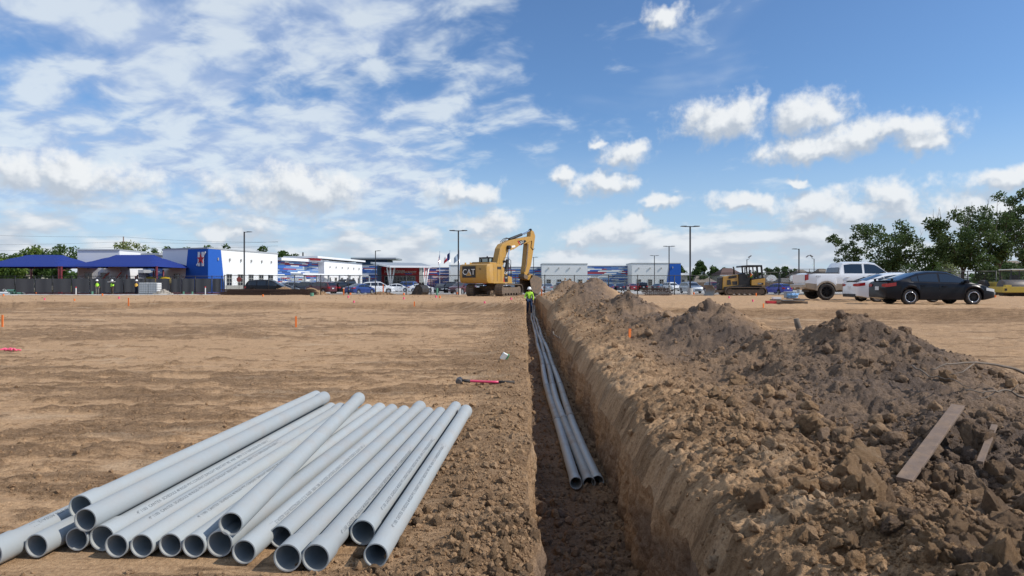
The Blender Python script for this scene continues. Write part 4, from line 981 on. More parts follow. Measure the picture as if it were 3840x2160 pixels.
rod('stick_cylinder', (1005, 312), (1190, 240), .12, HOSE); rod('stick_rod', (1185, 242), (1322, 178), .055, CHROME)
rod('pin_cap', (1318, 168), (1330, 188), .15, HOSE)
for y in (-.42, .42): rod('boom_cylinder', (893, 770), (916, 620), .13, HOSE, y); rod('boom_rod', (914, 630), (942, 440), .06, CHROME, y)
m = MB(); s0, z0 = ex(940, 435); m.lathe([(0, -.5), (.16, -.5), (.16, .5), (0, .5)], 14, 'Y', (s0, 0, z0)); m.build('pin', HOSE, exc)
for off in (0, 10, 20):
    pts = [(905 - off, 350 + off * .3), (935, 312 - off * .5), (985, 295 - off * .4), (1010, 305)]; P = [ex(*p) for p in pts]; MB().tube([(a, -.12 + off * .012, b) for a, b in P], .022, 5).build('hose', HOSE, exc, smooth=True)
pts = [ex(*p) for p in ((1195, 242), (1240, 222), (1260, 268), (1205, 280))]; MB().tube([(a, -.2, b) for a, b in pts], .018, 5).build('hose', HOSE, exc, smooth=True)
P = [ex(*p) for p in ((1300, 290), (1312, 350), (1300, 430), (1330, 470), (1350, 455))]; MB().tube([(a, -.235, b) for a, b in P], .025, 6).build('hose', HOSE, stick, smooth=True)
BW = .52
m = MB(); back = [(1290, 852), (1345, 866), (1400, 890), (1424, 918), (1430, 965), (1405, 1090), (1374, 1140)]; inn = [(1362, 1132), (1390, 1080), (1412, 965), (1405, 925), (1385, 908), (1335, 888), (1285, 872)]
m.prism([ex(*p) for p in back + inn], -BW, BW); bk = m.build('bucket', STEEL, exc)
side = [(1238, 925), (1290, 860), (1345, 874), (1398, 898), (1416, 925), (1420, 965), (1396, 1085), (1366, 1134), (1310, 1128), (1262, 1085)]
for y in (-BW - .025, BW): MB().prism([ex(*p) for p in side], y, y + .03).build('side_plate', MUD, bk)
for k in range(5):
    a, b = ex(1374, 1138), ex(1340, 1165); y = -BW + .1 + k * .21; MB().beam((a[0], y, a[1]), (b[0], y, b[1]), .09, .06).build('tooth', STEEL, bk)
plate('linkage', [(1190, 832), (1240, 860), (1265, 880), (1240, 915), (1195, 905), (1182, 880)], -.3, .3, MUD, .02); plate('bucket_ears', [(1240, 870), (1300, 840), (1345, 866), (1290, 935), (1235, 920)], -.3, .3, CATY, .02)
rod('bucket_cylinder', (1310, 720), (1258, 830), .06, HOSE); plate('tilt_link', [(1262, 800), (1280, 790), (1315, 845), (1290, 870)], -.12, .12, MUD, .01)
# decals
def rearM(y, z, x=-2.83): return Matrix(((0, 0, -1, x), (-1, 0, 0, y), (0, 1, 0, z), (0, 0, 0, 1)))
MB().b2((-2.822, -.36, 1.42), (-2.812, .92, 2.28)).build('logo_panel', DECAL, cw)
text_obj('logo', 'CAT', .62, DWHITE, rearM(.28, 1.82), cw, .004, sx=1.0)
MB().prism([(-.28 + .28, 1.55), (.28 + .28, 1.55), (.28, 1.86)], -2.836, -2.840, 'YZ').build('logo_triangle', CATY, cw)
text_obj('fleet_number', '42', .20, DECAL, rearM(-.78, 2.05, -2.80), cw, .002)
sideM = lambda x, z, y=-1.36: Matrix.Translation((x, y, z)) @ Matrix.Rotation(R(90), 4, 'X')
text_obj('logo', 'CAT', .26, DWHITE, sideM(-.32, 1.78), exc, .003); text_obj('model_number', '320F', .14, DWHITE, sideM(-.32, 1.42), exc, .003)
MB().prism([(-.44, 1.62), (-.2, 1.62), (-.32, 1.75)], -1.366, -1.370).build('logo_triangle', CATY, exc)
MB().prism([(-.66, 1.08), (-.52, 1.08), (-.56, 1.2), (-.64, 1.5)], -1.358, -1.364).build('red_stripe', DRED, exc)
plate('logo_panel', [(1092, 335), (1205, 325), (1222, 345), (1150, 400), (1130, 404)], -.285, -.27, DECAL, 0, boom); plate('red_stripe', [(1090, 340), (1102, 338), (1136, 402), (1126, 404)], -.288, -.272, DRED, 0, boom)
a, z = ex(1150, 362); text_obj('logo', 'CAT', .30, DWHITE, sideM(a, z, -.29) @ Matrix.Rotation(R(14), 4, 'Z'), boom, .003)
plate('boom_sticker', [(1000, 410), (1052, 402), (1054, 432), (1002, 442)], -.28, -.268, DWHITE, 0, boom)
MB().lathe([(0, 0), (.05, 0), (.05, .10), (0, .10)], 8, 'Z', (.2, .9, 3.05)).build('beacon', HOSE, exc)

# bulldozer, driving to the left
DZ = Vector((WX(2758, 61), 61, 0)); DZ.z = gz(DZ.x, DZ.y)
dz = thing('bulldozer', 'yellow bulldozer with black roll cage standing left of the pickup', 'bulldozer', DZ, R(178))
def dp(rx, ry): return ((800 - rx) * .00619, (1170 - ry) * .00619)
track(dz, 3.7, .78, .56, .92, .18, MUD, dx=-.60); track(dz, 3.7, .78, .56, -.92, .18, MUD, dx=-.60)
def dpl(name, pts, y0, y1, mat, bev=.02, par=None): return MB().prism([dp(*p) for p in pts], y0, y1).build(name, mat, par or dz, bevel=bev)
dpl('hood', [(580, 1080), (590, 885), (640, 878), (815, 848), (822, 1010), (830, 1080)], -.52, .52, CATY)
dpl('radiator_guard', [(535, 1075), (545, 905), (582, 890), (578, 1080)], -.5, .5, BLACKP)
for pts in ([(650, 935), (700, 930), (712, 1005), (650, 1010)], [(722, 955), (800, 952), (800, 1005), (735, 1008)], [(670, 885), (790, 865), (790, 900), (672, 918)]): dpl('side_grille', pts, .522, .534, BLACKP, 0)
dpl('floor_frame', [(600, 1080), (1160, 1080), (1160, 1020), (830, 1010), (600, 1040)], -.62, .62, BLACKP)
dpl('cowl', [(820, 1010), (822, 845), (920, 825), (935, 900), (985, 905), (990, 1010)], -.6, .6, DECAL)
dpl('fuel_tank', [(995, 1015), (995, 935), (1190, 908), (1196, 925), (1188, 1015)], -.9, .9, CATY)
dpl('tank_top', [(990, 935), (1000, 912), (1180, 895), (1192, 910)], -.88, .88, DECAL)
rp = MB()
for y in (-.62, .62):
    for a, b, w in (((945, 905), (930, 740), .12), ((972, 905), (972, 745), .08), ((1105, 905), (1090, 740), .10), ((1168, 905), (1150, 722), .16)):
        p, q = dp(*a), dp(*b); rp.beam((p[0], y, p[1]), (q[0], y, q[1]), w, .10, up=(0, 1, 0))
rp.build('roll_cage', DECAL, dz, bevel=.01)
dpl('cab_roof', [(840, 745), (850, 720), (960, 712), (1155, 712), (1160, 738), (960, 742)], -.78, .78, DECAL, .03)
for y in (-.5, .5):
    a = dp(858, 728); MB().box((a[0], y, a[1] - .05), (.14, .2, .14)).build('work_light', STEEL, dz, bevel=.02)
a, b = dp(778, 850), dp(776, 760); MB().tube([(a[0], 0, a[1]), (b[0], 0, b[1]), (b[0] + .06, 0, b[1] + .16)], .075, 10).build('exhaust', BLACKP, dz, smooth=True)
P = []
for t in np.linspace(0, 1, 9):
    z = -.02 + t * 1.0; x = 2.30 + .55 * (1 - (1 - (2 * t - 1) ** 2) * .45) - .25; P.append([(x, y, z) for y in (-1.55, -.8, 0, .8, 1.55)])
m = MB(); m.grid(P); P2 = [[(x - .07, y, z) for x, y, z in r] for r in P]; m.grid(P2)
for yy in (-1.55, 1.55): m.prism([(r[0][0], r[0][2]) for r in P] + [(r[0][0] - .07, r[0][2]) for r in P[::-1]], yy - .02, yy + .02)
m.build('blade', STEEL, dz, fixn=False, smooth=True)
for y in (-.75, .75): MB().beam((.6, y, .45), (2.35, y, .38), .16, .2).build('push_arm', MUD, dz)
a, b = dp(590, 960), dp(452, 1040); MB().tube([(a[0], .35, a[1]), (b[0], .35, b[1])], .05, 8).build('lift_cylinder', STEEL, dz)
sM = lambda x, z, y: Matrix.Translation((x, y, z)) @ Matrix.Rotation(R(180), 4, 'Z') @ Matrix.Rotation(R(90), 4, 'X')
a = dp(1125, 990); MB().box((a[0], .905, a[1]), (.5, .012, .18)).build('logo_panel', DECAL, dz); text_obj('logo', 'CAT', .17, DWHITE, sM(a[0] + .08, a[1], .913), dz, .003)
MB().box((-1.45, 0, 1.42), (.5, .5, .12)).build('seat', DECAL, dz, bevel=.03); MB().box((-1.72, 0, 1.75), (.12, .5, .6)).build('seat_back', DECAL, dz, bevel=.03)

# roller at the right edge
RL = Vector((WX(3800, 54), 54, 0)); RL.z = gz(RL.x, RL.y)
ro = thing('road_roller', 'yellow drum roller cut off by the right edge of the frame', 'roller', RL, R(-8)); ro.scale = (.92, .92, .92)
m = MB().lathe([(.0, -1.05), (.66, -1.05), (.72, -1.02), (.74, -.98), (.74, .98), (.72, 1.02), (.66, 1.05), (0, 1.05)], 36, 'X', (0, 0, .74)); m.build('drum', pmat('drum_steel', (.085, .08, .078), .5, .4, var=.25, dust=.3), ro, auto=R(30))
m = MB(); m.b2((-1.45, -1.05, .34), (1.45, -.86, .86)); m.build('front_beam', CATY2, ro, bevel=.03)
for sg in (-1, 1):
    m = MB(); m.b2((sg * 1.12, -1.0, .34), (sg * 1.40, 1.25, .86)); m.build('side_beam', CATY2, ro, bevel=.03)
    MB().b2((sg * 1.3, -1.062, .5), (sg * 1.1, -1.052, .70)).build('frame_opening', DECAL, ro)
MB().b2((-1.2, -1.0, .86), (-.7, -.7, 1.02)).build('step', CATY2, ro, bevel=.03)
m = MB(); m.b2((-.3, 1.4, .7), (1.5, 2.3, 1.15)); m.b2((-.2, 2.3, .7), (1.4, 4.0, 1.3)); m.build('body', CATY2, ro, bevel=.05)
MB().b2((.35, 1.0, 2.38), (2.2, 2.9, 2.46)).build('canopy', DWHITE, ro, bevel=.02)
for x in (.45, 2.1):
    for y in (1.1, 2.8): MB().b2((x - .04, y - .04, 1.2), (x + .04, y + .04, 2.40)).build('canopy_post', DECAL, ro)
MB().box((1.0, 1.7, 1.6), (.5, .5, .6)).build('seat', DECAL, ro, bevel=.05)
for sg in (-1, 1): MB().lathe([(.3, -.25), (.68, -.25), (.74, -.15), (.74, .15), (.68, .25), (.3, .25)], 20, 'X', (sg * .85, 3.1, .74), close=True).build('rear_wheel', TYRE, ro, smooth=True)

# loose excavator bucket by the fence
BK = Vector((WX(1574, 67), 67, 0)); BK.z = gz(BK.x, BK.y)
BKM = pmat('dark_bucket_steel', (.035, .034, .034), .5, .4, var=.3, scale=5, dust=.25)
lb = thing('excavator_bucket', 'dark loose excavator bucket standing on the soil before the white sedan', 'bucket', BK, R(-20))
pr = [(-.62, 0), (.55, 0), (.72, .25), (.70, .6), (.5, .92), (.28, 1.0)]; pin = [(.26, .94), (.46, .86), (.62, .58), (.64, .27), (.5, .08), (-.62, .06)]
m = MB().prism(pr + pin, -.72, .72); m.build('shell', BKM, lb)
for y in (-.74, .71): MB().prism([(-.62, 0), (.55, 0), (.72, .25), (.70, .6), (.5, .92), (.28, 1.0), (-.05, .95)], y, y + .03).build('side_plate', BKM, lb)
for y in (-.3, .3): MB().prism([(.0, .95), (.4, .95), (.3, 1.25), (.1, 1.25)], y - .03, y + .03).build('ear', BKM, lb)
for k in range(5): MB().beam((-.6, -.6 + .3 * k, .03), (-.82, -.6 + .3 * k, .02), .1, .05).build('tooth', BKM, lb)

# ------------------------------------------------------------------ people
SKIN = pmat('skin', (.30, .17, .11), .6, var=.08)
def skin_obj(name, J, E, rad, root, mat, parent, sub=1):
    import bmesh
    me = bpy.data.meshes.new(name); bm = bmesh.new(); lay = bm.verts.layers.skin.verify(); idx = {}
    for k in J:
        if any(k in e for e in E):
            v = bm.verts.new(J[k]); r = rad.get(k, .04); v[lay].radius = (r, r); v[lay].use_root = (k == root); idx[k] = v
    for a, b in E: bm.edges.new((idx[a], idx[b]))
    bm.to_mesh(me); bm.free()
    o = bpy.data.objects.new(name, me); COL.objects.link(o)
    o.modifiers.new('skin', 'SKIN').use_smooth_shade = True; s = o.modifiers.new('sub', 'SUBSURF'); s.levels = s.render_levels = sub
    dg = bpy.context.evaluated_depsgraph_get(); dg.update(); nm = bpy.data.meshes.new_from_object(o.evaluated_get(dg)); bpy.data.objects.remove(o); bpy.data.meshes.remove(me)
    nm.name = name; nm.materials.clear(); nm.polygons.foreach_set('use_smooth', [True] * len(nm.polygons)); return link(name, nm, mat, parent)
def person(label, loc, rz, shirt, vest, trousers, pose=None, hood=None, s=1.0, hat=(.80, .80, .78)):
    th = thing('person', label, 'person', loc, rz); th.scale = (s, s, s)
    J = dict(pel=(0, 0, .96), sp=(0, 0, 1.16), ch=(0, .01, 1.36), nk=(0, .0, 1.50), hb=(0, -.015, 1.575), ht=(0, -.02, 1.69), ns=(0, -.125, 1.62))
    for n, q in (('L', 1), ('R', -1)):
        J.update({'sh' + n: (q * .185, .01, 1.42), 'el' + n: (q * .26, .04, 1.15), 'wr' + n: (q * .25, -.10, .95), 'hp' + n: (q * .10, 0, .93), 'kn' + n: (q * .115, -.02, .50), 'an' + n: (q * .12, .03, .09), 'to' + n: (q * .135, -.15, .045)})
    J.update(pose or {}); J = {k: Vector(v) for k, v in J.items()}
    E = [('pel', 'sp'), ('sp', 'ch'), ('ch', 'nk'), ('nk', 'hb'), ('hb', 'ht'), ('hb', 'ns')]
    rad = dict(pel=.135, sp=.125, ch=.145, nk=.058, hb=.088, ht=.085, ns=.022)
    for n, q in (('L', 1), ('R', -1)):
        E += [('ch', 'sh' + n), ('sh' + n, 'el' + n), ('el' + n, 'wr' + n), ('wr' + n, 'pm' + n), ('pel', 'hp' + n), ('hp' + n, 'kn' + n), ('kn' + n, 'an' + n), ('an' + n, 'to' + n)]
        d = (J['wr' + n] - J['el' + n]).normalized(); sd = Vector((0, 1, 0)).cross(d); sd = sd.normalized() if sd.length > .1 else Vector((1, 0, 0)); J['pm' + n] = J['wr' + n] + d * .075
        for i, (o, ln) in enumerate(((-.032, .07), (-.011, .085), (.011, .08), (.032, .062))):
            a = J['pm' + n] + sd * o + d * .02; J[f'f{i}{n}'] = a; J[f'g{i}{n}'] = a + d * ln * .6 + Vector((0, -.01, 0)); J[f'h{i}{n}'] = a + d * ln + Vector((0, -.028, 0)); E += [('pm' + n, f'f{i}{n}'), (f'f{i}{n}', f'g{i}{n}'), (f'g{i}{n}', f'h{i}{n}')]
            for c in 'fgh': rad[f'{c}{i}{n}'] = .010
        J['t0' + n] = J['wr' + n] + d * .035 + sd * -.045; J['t1' + n] = J['t0' + n] + d * .04 + sd * -.02; E += [('wr' + n, 't0' + n), ('t0' + n, 't1' + n)]; rad['t0' + n] = .012; rad['t1' + n] = .010
        rad.update({'sh' + n: .075, 'el' + n: .050, 'wr' + n: .034, 'pm' + n: .038, 'hp' + n: .098, 'kn' + n: .066, 'an' + n: .045, 'to' + n: .042})
    skin_obj('body', J, E, rad, 'pel', SKIN, th)
    up = [e for e in E if set(e) <= {'pel', 'sp', 'ch', 'shL', 'shR', 'elL', 'elR', 'wrL', 'wrR', 'nk'}]; gr = lambda k: {a: b + k for a, b in rad.items()}
    J2 = dict(J); J2['pel'] = J['pel'] + Vector((0, 0, -.02))
    skin_obj('shirt', J2, up, gr(.014), 'pel', shirt, th)
    lw = [e for e in E if set(e) <= {'pel', 'hpL', 'hpR', 'knL', 'knR', 'anL', 'anR'}]; skin_obj('trousers', J, lw, gr(.016), 'pel', trousers, th)
    bt = [e for e in E if set(e) in ({'anL', 'toL'}, {'anR', 'toR'})]
    for n in 'LR': skin_obj('boot', J, [('an' + n, 'to' + n)], gr(.022), 'an' + n, pmat('boot_leather', (.09, .06, .035), .7, var=.2, dust=.3), th)
    if vest is not None:
        J3 = {k: J[k] for k in ('pel', 'sp', 'ch')}; J3['tp'] = J['ch'] + (J['nk'] - J['ch']) * .55; J3['pel'] = J['pel'] * .85 + J['sp'] * .15
        J3['aL'] = J['ch'] * .25 + J['shL'] * .75; J3['aR'] = J['ch'] * .25 + J['shR'] * .75
        skin_obj('safety_vest', J3, [('pel', 'sp'), ('sp', 'ch'), ('ch', 'tp'), ('ch', 'aL'), ('ch', 'aR')], dict(pel=.195, sp=.19, ch=.205, tp=.13, aL=.12, aR=.12), 'sp', vest, th)
    if hood is not None: skin_obj('hood', J, [('nk', 'hb')], dict(nk=.095, hb=.102), 'nk', hood, th)
    hd = J['ht'] + Vector((0, .005, .0)); m = MB(); m.lathe([(.0, .155), (.05, .148), (.09, .12), (.122, .07), (.132, .02), (.135, 0), (.165, -.012), (.165, -.02), (.13, -.012)], 18, 'Z', tuple(hd)); m.box(tuple(hd + Vector((0, -.16, -.012))), (.16, .10, .012))
    m.build('hard_hat', pmat('hat_%d' % int(hat[0] * 100), hat, .35, var=.04, coat=.4), th, smooth=True)
    for q in (-1, 1): MB().lathe([(0, -.014), (.014, 0), (0, .014)], 6, 'Z', tuple(J['hb'] + Vector((q * .034, -.086, .05)))).build('eye', DECAL, th)
    return th
def cl(n, c, **k): return pmat('cloth_' + n, c, .85, var=.14, scale=14, spec=.2, **k)
LIME = cl('lime', (.44, .80, .07)); ORG = cl('orange', (.85, .22, .07)); DKG = cl('dark_green', (.02, .045, .035)); JEANS = cl('jeans', (.028, .05, .11)); GREYT = cl('grey_trousers', (.17, .165, .155), dust=.2); BRN = cl('brown_trousers', (.07, .05, .04), dust=.3); NAVY = cl('navy', (.018, .022, .045)); ORL = cl('orange_lime', (.80, .48, .10)); BLUEH = cl('blue_hood', (.03, .08, .30))
wk = dict(knL=(.12, -.12, .52), anL=(.12, -.10, .10), toL=(.13, -.28, .06), knR=(-.11, .02, .50), anR=(-.115, .16, .12), toR=(-.13, .0, .045), elR=(-.29, .02, 1.17), wrR=(-.33, -.16, 1.02), elL=(.27, .06, 1.15), wrL=(.26, .0, .93))
px_ = 1985; Yp = 44.0; th = person('worker in lime shirt, jeans and white hard hat walking in the trench', (WX(px_, Yp), Yp, float(floor_z(np.array(WX(px_, Yp)), np.array(Yp))) + .02), R(4), LIME, None, JEANS, wk, LIME)
for q in (-1, 1): MB().grid([[(q * .135, -.155, 1.38), (q * .155, -.15, 1.2), (q * .15, -.15, .98)], [(q * .185, -.12, 1.40), (q * .205, -.09, 1.2), (q * .19, -.10, .98)]]).build('vest_edge', NAVY, th)
Yp = 77.0
person('worker with grey trousers and lime vest by the screened fence', (WX(365, Yp), Yp, gz(WX(365, Yp), Yp)), R(18), DKG, LIME, GREYT, dict(elR=(-.30, .05, 1.18), wrR=(-.18, -.12, 1.05), nk=(0, -.05, 1.49), hb=(0, -.09, 1.565), ht=(0, -.11, 1.67), ns=(0, -.20, 1.58)))
person('worker in lime vest carrying a pole across his shoulders', (WX(421, 76), 76, gz(WX(421, 76), 76)), R(-30), DKG, LIME, BRN, dict(elR=(-.34, -.02, 1.30), wrR=(-.42, -.06, 1.50), elL=(.34, -.02, 1.32), wrL=(.44, -.05, 1.50)), s=.97)
p = MB().tube([(-.42, 0, 0), (.50, 0, .02)], .028, 8).build('pole', DWHITE, smooth=True); p.location = (WX(418, 75.9), 75.8, gz(WX(421, 76), 76) + 1.50); tag(p, 'pale pole held across the shoulders of the middle worker', 'pole')
person('worker in orange and lime vest seen from behind beside the white tank', (WX(512, 76), 76, gz(WX(512, 76), 76)), R(180), NAVY, ORL, NAVY, dict(elL=(.28, -.05, 1.16), wrL=(.18, -.2, 1.0), elR=(-.28, -.05, 1.16), wrR=(-.18, -.2, 1.0)), BLUEH, s=.96)
sit = dict(pel=(0, .0, 1.56), sp=(0, .02, 1.74), ch=(0, .0, 1.94), nk=(0, -.02, 2.08), hb=(0, -.04, 2.15), ht=(0, -.05, 2.26), ns=(0, -.15, 2.19))
for n, q in (('L', 1), ('R', -1)): sit.update({'sh' + n: (q * .185, 0, 2.0), 'el' + n: (q * .24, -.12, 1.76), 'wr' + n: (q * .2, -.36, 1.72), 'hp' + n: (q * .1, -.02, 1.54), 'kn' + n: (q * .13, -.46, 1.56), 'an' + n: (q * .13, -.55, 1.12), 'to' + n: (q * .14, -.72, 1.08)})
person('operator in orange and lime shirt seated in the bulldozer', (DZ.x + 1.42, DZ.y, DZ.z), R(-92), ORG, LIME, NAVY, sit, None, hat=(.55, .56, .57))

# ------------------------------------------------------------------ the school
STUCCO = pmat('white_stucco', (.74, .745, .75), .9, var=.03, scale=.6, spec=.1)
SBLUE = pmat('blue_stucco', (.025, .105, .42), .85, var=.05, scale=.6, spec=.15)
SRED = pmat('red_panel', (.50, .028, .038), .7, var=.06, scale=.6)
DKBLUE = pmat('steel_blue_panel', (.025, .075, .16), .7, var=.06, scale=.6)
TRIM = pmat('grey_trim', (.36, .38, .40), .6, var=.05); WTRIM = pmat('white_trim', (.72, .73, .74), .6, var=.04)
FRAME = pmat('window_frame', (.36, .35, .33), .5, var=.05); PANE = pmat('window_pane', (.012, .016, .022), .08, var=.2, spec=.8)
STONE = pmat('rubble_stone', (.33, .32, .30), .9, var=.4, scale=3.2, bump=.03, spec=.15)
ROOFM = pmat('metal_roof', (.30, .33, .36), .5, .3, var=.06)
PANC = [pmat('panel_blue', (.035, .115, .40), .6, var=.06), pmat('panel_sky', (.13, .24, .47), .6, var=.06), pmat('panel_grey', (.34, .40, .45), .6, var=.06), pmat('panel_white', (.72, .74, .75), .6, var=.04), pmat('panel_red', (.30, .035, .055), .6, var=.06), pmat('panel_navy', (.03, .07, .22), .6, var=.06)]
school = thing('school_building', 'long low white, blue and red school building across the background', 'school', (WX(1500, 155), 155, -.2))
SO = Vector(school.location)
class Facet:
    """a wall face from pixel column a at depth ya to column b at depth yb; u along it, n outwards (towards us), z up"""
    def __init__(s, a, ya, b, yb):
        s.A = Vector((WX(a, ya), ya, 0)) - Vector((SO.x, SO.y, SO.z)); s.B = Vector((WX(b, yb), yb, 0)) - Vector((SO.x, SO.y, SO.z)); s.A.z = s.B.z = -SO.z
        d = s.B - s.A; s.L = d.length; d.normalize(); s.d = d; s.n = Vector((d.y, -d.x, 0))
        if s.n.y > 0 and abs(s.n.y) > .2: s.n = -s.n
        s.M = Matrix(((d.x, s.n.x, 0, s.A.x), (d.y, s.n.y, 0, s.A.y), (0, 0, 1, s.A.z), (0, 0, 0, 1)))
    def mb(s): return MB(s.M)
    def u(s, px):
        """distance along the face of a pixel column"""
        k = (px - 1920) / F; ax, ay = s.A.x + SO.x, s.A.y + SO.y; return (k * ay - ax) / (s.d.x - k * s.d.y)
    def depth(s, px): return s.A.y + SO.y + s.d.y * s.u(px)
    def wall(s, z1, mat, thick=7.0, u0=None, u1=None, name='wall', z0=-.3, coping=True):
        o = s.mb().b2((u0 or 0, -thick, z0), (s.L if u1 is None else u1, 0, z1)).build(name, mat, school)
        if coping: s.mb().b2((-.05, -thick, z1 + .003), (s.L + .05, .09, z1 + .20)).build('coping', TRIM, school)
        return o
    def window(s, u, z0, z1, w, nx=2, nz=3):
        o = s.mb(); fr = .07
        o.b2((u - w / 2 - fr, .004, z0 - fr), (u + w / 2 + fr, .05, z0)); o.b2((u - w / 2 - fr, .004, z1), (u + w / 2 + fr, .05, z1 + fr))
        for i in range(nx + 1): q = u - w / 2 + w * i / nx; o.b2((q - .045, .006, z0), (q + .045, .052, z1))
        for j in range(1, nz): q = z0 + (z1 - z0) * j / nz; o.b2((u - w / 2, .008, q - .035), (u + w / 2, .048, q + .035))
        wo = o.build('window', FRAME, school)
        for i in range(nx):
            for j in range(nz): s.mb().b2((u - w / 2 + w * i / nx + .04, .012, z0 + (z1 - z0) * j / nz + .03), (u - w / 2 + w * (i + 1) / nx - .04, .022, z0 + (z1 - z0) * (j + 1) / nz - .03)).build('pane', PANE, wo)
    def light(s, u, z): s.mb().lathe([(0, -.22), (.11, -.2), (.11, .2), (0, .22)], 8, 'Z', (u, .14, z)).build('wall_light', FRAME, school)
    def stone(s, z1, u0=0, u1=None): s.mb().b2((u0, .004, -.3), (s.L if u1 is None else u1, .10, z1)).build('stone_base', STONE, school)
    def stripes(s, z0, z1, seed, hrow=.21):
        r = random.Random(seed); m = s.mb(); z = z0
        while z < z1 - .05:
            u = -r.uniform(0, 2)
            while u < s.L:
                w = r.choice((1.2, 1.8, 2.4, 3.0, 3.6)); a, b = max(0.01, u), min(s.L - .01, u + w - .02)
                m.cur = r.choices(range(6), (8, 6, 4, 4.0, 2.6, 2))[0]
                if b > a: m.b2((a, .004, z), (b, .03 + .012 * r.random(), z + hrow - .015))
                u += w
            z += hrow
        o = m.build('cladding_strips', PANC, school, fixn=False); o['kind'] = 'stuff'; return o
def zat(py, Y): return WZ(py, Y)
# left wing
fA = Facet(290, 97, 448, 97); fA.wall(zat(940, 97), STUCCO)
for px in (332, 392): fA.window(fA.u(px), 1.0, 2.9, 1.1); fA.light(fA.u(px), 3.6)
fA2 = Facet(445, 104, 615, 104); fA2.wall(zat(955, 104), DKBLUE); fA2.mb().b2((0, .0, zat(957, 104)), (fA2.L, 1.5, zat(951, 104))).build('eave', TRIM, school); fA2.stripes(.2, zat(958, 104), 3)
fA2.mb().b2((.2, .06, 0), (5.0, .12, 2.6)).build('glass_door', PANE, school)
fA2.mb().b2((0, .1, 3.0), (5.2, 2.2, 3.5)).build('entrance_canopy', TRIM, school)
fB = Facet(610, 100, 780, 96)
def slant(f, ua0, ua1, ub0, ub1, z0, z1, mat, nm='blue_wall'):
    f.mb().prism([(ua0, z0), (ub0, z0), (ub1, z1), (ua1, z1)], .004, .06).build(nm, mat, school)
slant(fB, fB.u(690), fB.u(706), fB.L + .06, fB.L + .06, -.25, 6.44, SBLUE)
for px in (663, 726): fB.window(fB.u(px), .7, 2.75, 1.15)
fB2 = Facet(780, 96, 1041, 114)
_fp = [(fB.A.x, fB.A.y), (fB.B.x, fB.B.y), (fB2.B.x, fB2.B.y), (fB2.B.x - 12, fB2.B.y + 3), (fB.A.x - .5, fB.A.y + 12)]
MB().prism(_fp, -.1, 6.45 - SO.z, 'XY').build('wall', STUCCO, school)
fB.mb().b2((-.05, -.4, 6.453), (fB.L, .09, 6.65)).build('coping', TRIM, school); fB2.mb().b2((0, -.4, 6.453), (fB2.L + .05, .09, 6.65)).build('coping', TRIM, school)
slant(fB2, -.0, -.0, fB2.u(843), fB2.u(827), -.25, 6.44, SBLUE)
fB2.stone(1.05, fB2.u(846))
for px in (813, 859, 901, 941, 979, 1015): fB2.window(fB2.u(px), .95, 2.75, 1.25)
for px in (815, 860, 902, 941, 980, 1016): fB2.light(fB2.u(px), 5.0)
# emblem: white bars with a red star
eu, ez = fB.u(757), zat(972, 97); m = fB.mb()
for x in (-.55, .22): m.b2((eu + x - .05, .09, ez - 1.05), (eu + x + .35, .22, ez + 1.05))
m.prism([(eu + .5, ez + .35), (eu + 1.0, ez + .95), (eu + .85, ez + 1.1), (eu + .4, ez + .6)], .09, .2); m.prism([(eu - .5, ez - .35), (eu - 1.0, ez - .85), (eu - .85, ez - 1.0), (eu - .4, ez - .6)], .09, .2)
m.build('emblem', WTRIM, school)
st = [(eu + .05 + (.78 if i % 2 == 0 else .32) * math.sin(i * math.pi / 5), ez + (.78 if i % 2 == 0 else .32) * math.cos(i * math.pi / 5)) for i in range(10)]
fB.mb().prism(st, .23, .30).build('emblem_star', SRED, school)
# middle: striped link, white block, red entrance
fC = Facet(1041, 116, 1215, 129); fC.wall(5.45, PANC[0], 6); fC.stripes(.3, 5.4, 11); fC.mb().b2((-.2, .0, 5.45), (fC.L, 1.0, 5.95)).build('fascia', WTRIM, school)
for px in (1058, 1085, 1112, 1140, 1168, 1195): fC.window(fC.u(px), .7, 2.4, 1.0)
fD = Facet(1216, 127, 1358, 147); fD.wall(zat(976, 127), STUCCO, 6.0, coping=False)
for px in (1236, 1259, 1282, 1304, 1325, 1345): fD.window(fD.u(px), .7, 2.5, 1.0); fD.light(fD.u(px), 4.6)
fD.mb().b2((-4.5, -6.2, 6.15), (fD.L + .2, .7, 6.5)).build('roof_slab', WTRIM, school); fD.mb().b2((-4.0, -6, 5.75), (-.05, -.4, 6.14)).build('clerestory', SRED, school)
wk_ = fC.mb(); wk_.b2((1.0, 2.0, 2.9), (fC.L + 9, 4.6, 3.15)); wk_.build('walkway_roof', WTRIM, school)
for k in range(7): fC.mb().b2((2 + k * 3.6, 4.0, -.3), (2.25 + k * 3.6, 4.25, 2.9)).build('walkway_post', TRIM, school)
fE = Facet(1358, 150, 1414, 150); fE.wall(zat(997, 150), PANC[1], 5); fE.stripes(.3, zat(998, 150), 21)
for px in (1368, 1386): fE.window(fE.u(px), .7, 2.3, .9)
fV = Facet(1335, 168, 1452, 168); fV.wall(zat(974, 168), DKBLUE, 8, coping=False); fV.mb().b2((-1.0, -8, zat(973, 168)), (fV.L + 2.5, 1.5, zat(967, 168))).build('roof_slab', ROOFM, school)
fP = Facet(1413, 157, 1590, 157); fP.wall(zat(1000, 157), SRED, 8, coping=False)
for a, b in ((1409, 1423), (1574, 1591)): fP.mb().b2((fP.u(a), .0, -.3), (fP.u(b), .7, zat(999, 157))).build('pillar', WTRIM, school)
u0, u1 = fP.u(1443), fP.u(1557); fP.mb().b2((u0, .01, -.1), (u1, .05, zat(1036, 157))).build('storefront_glass', PANE, school)
m = fP.mb()
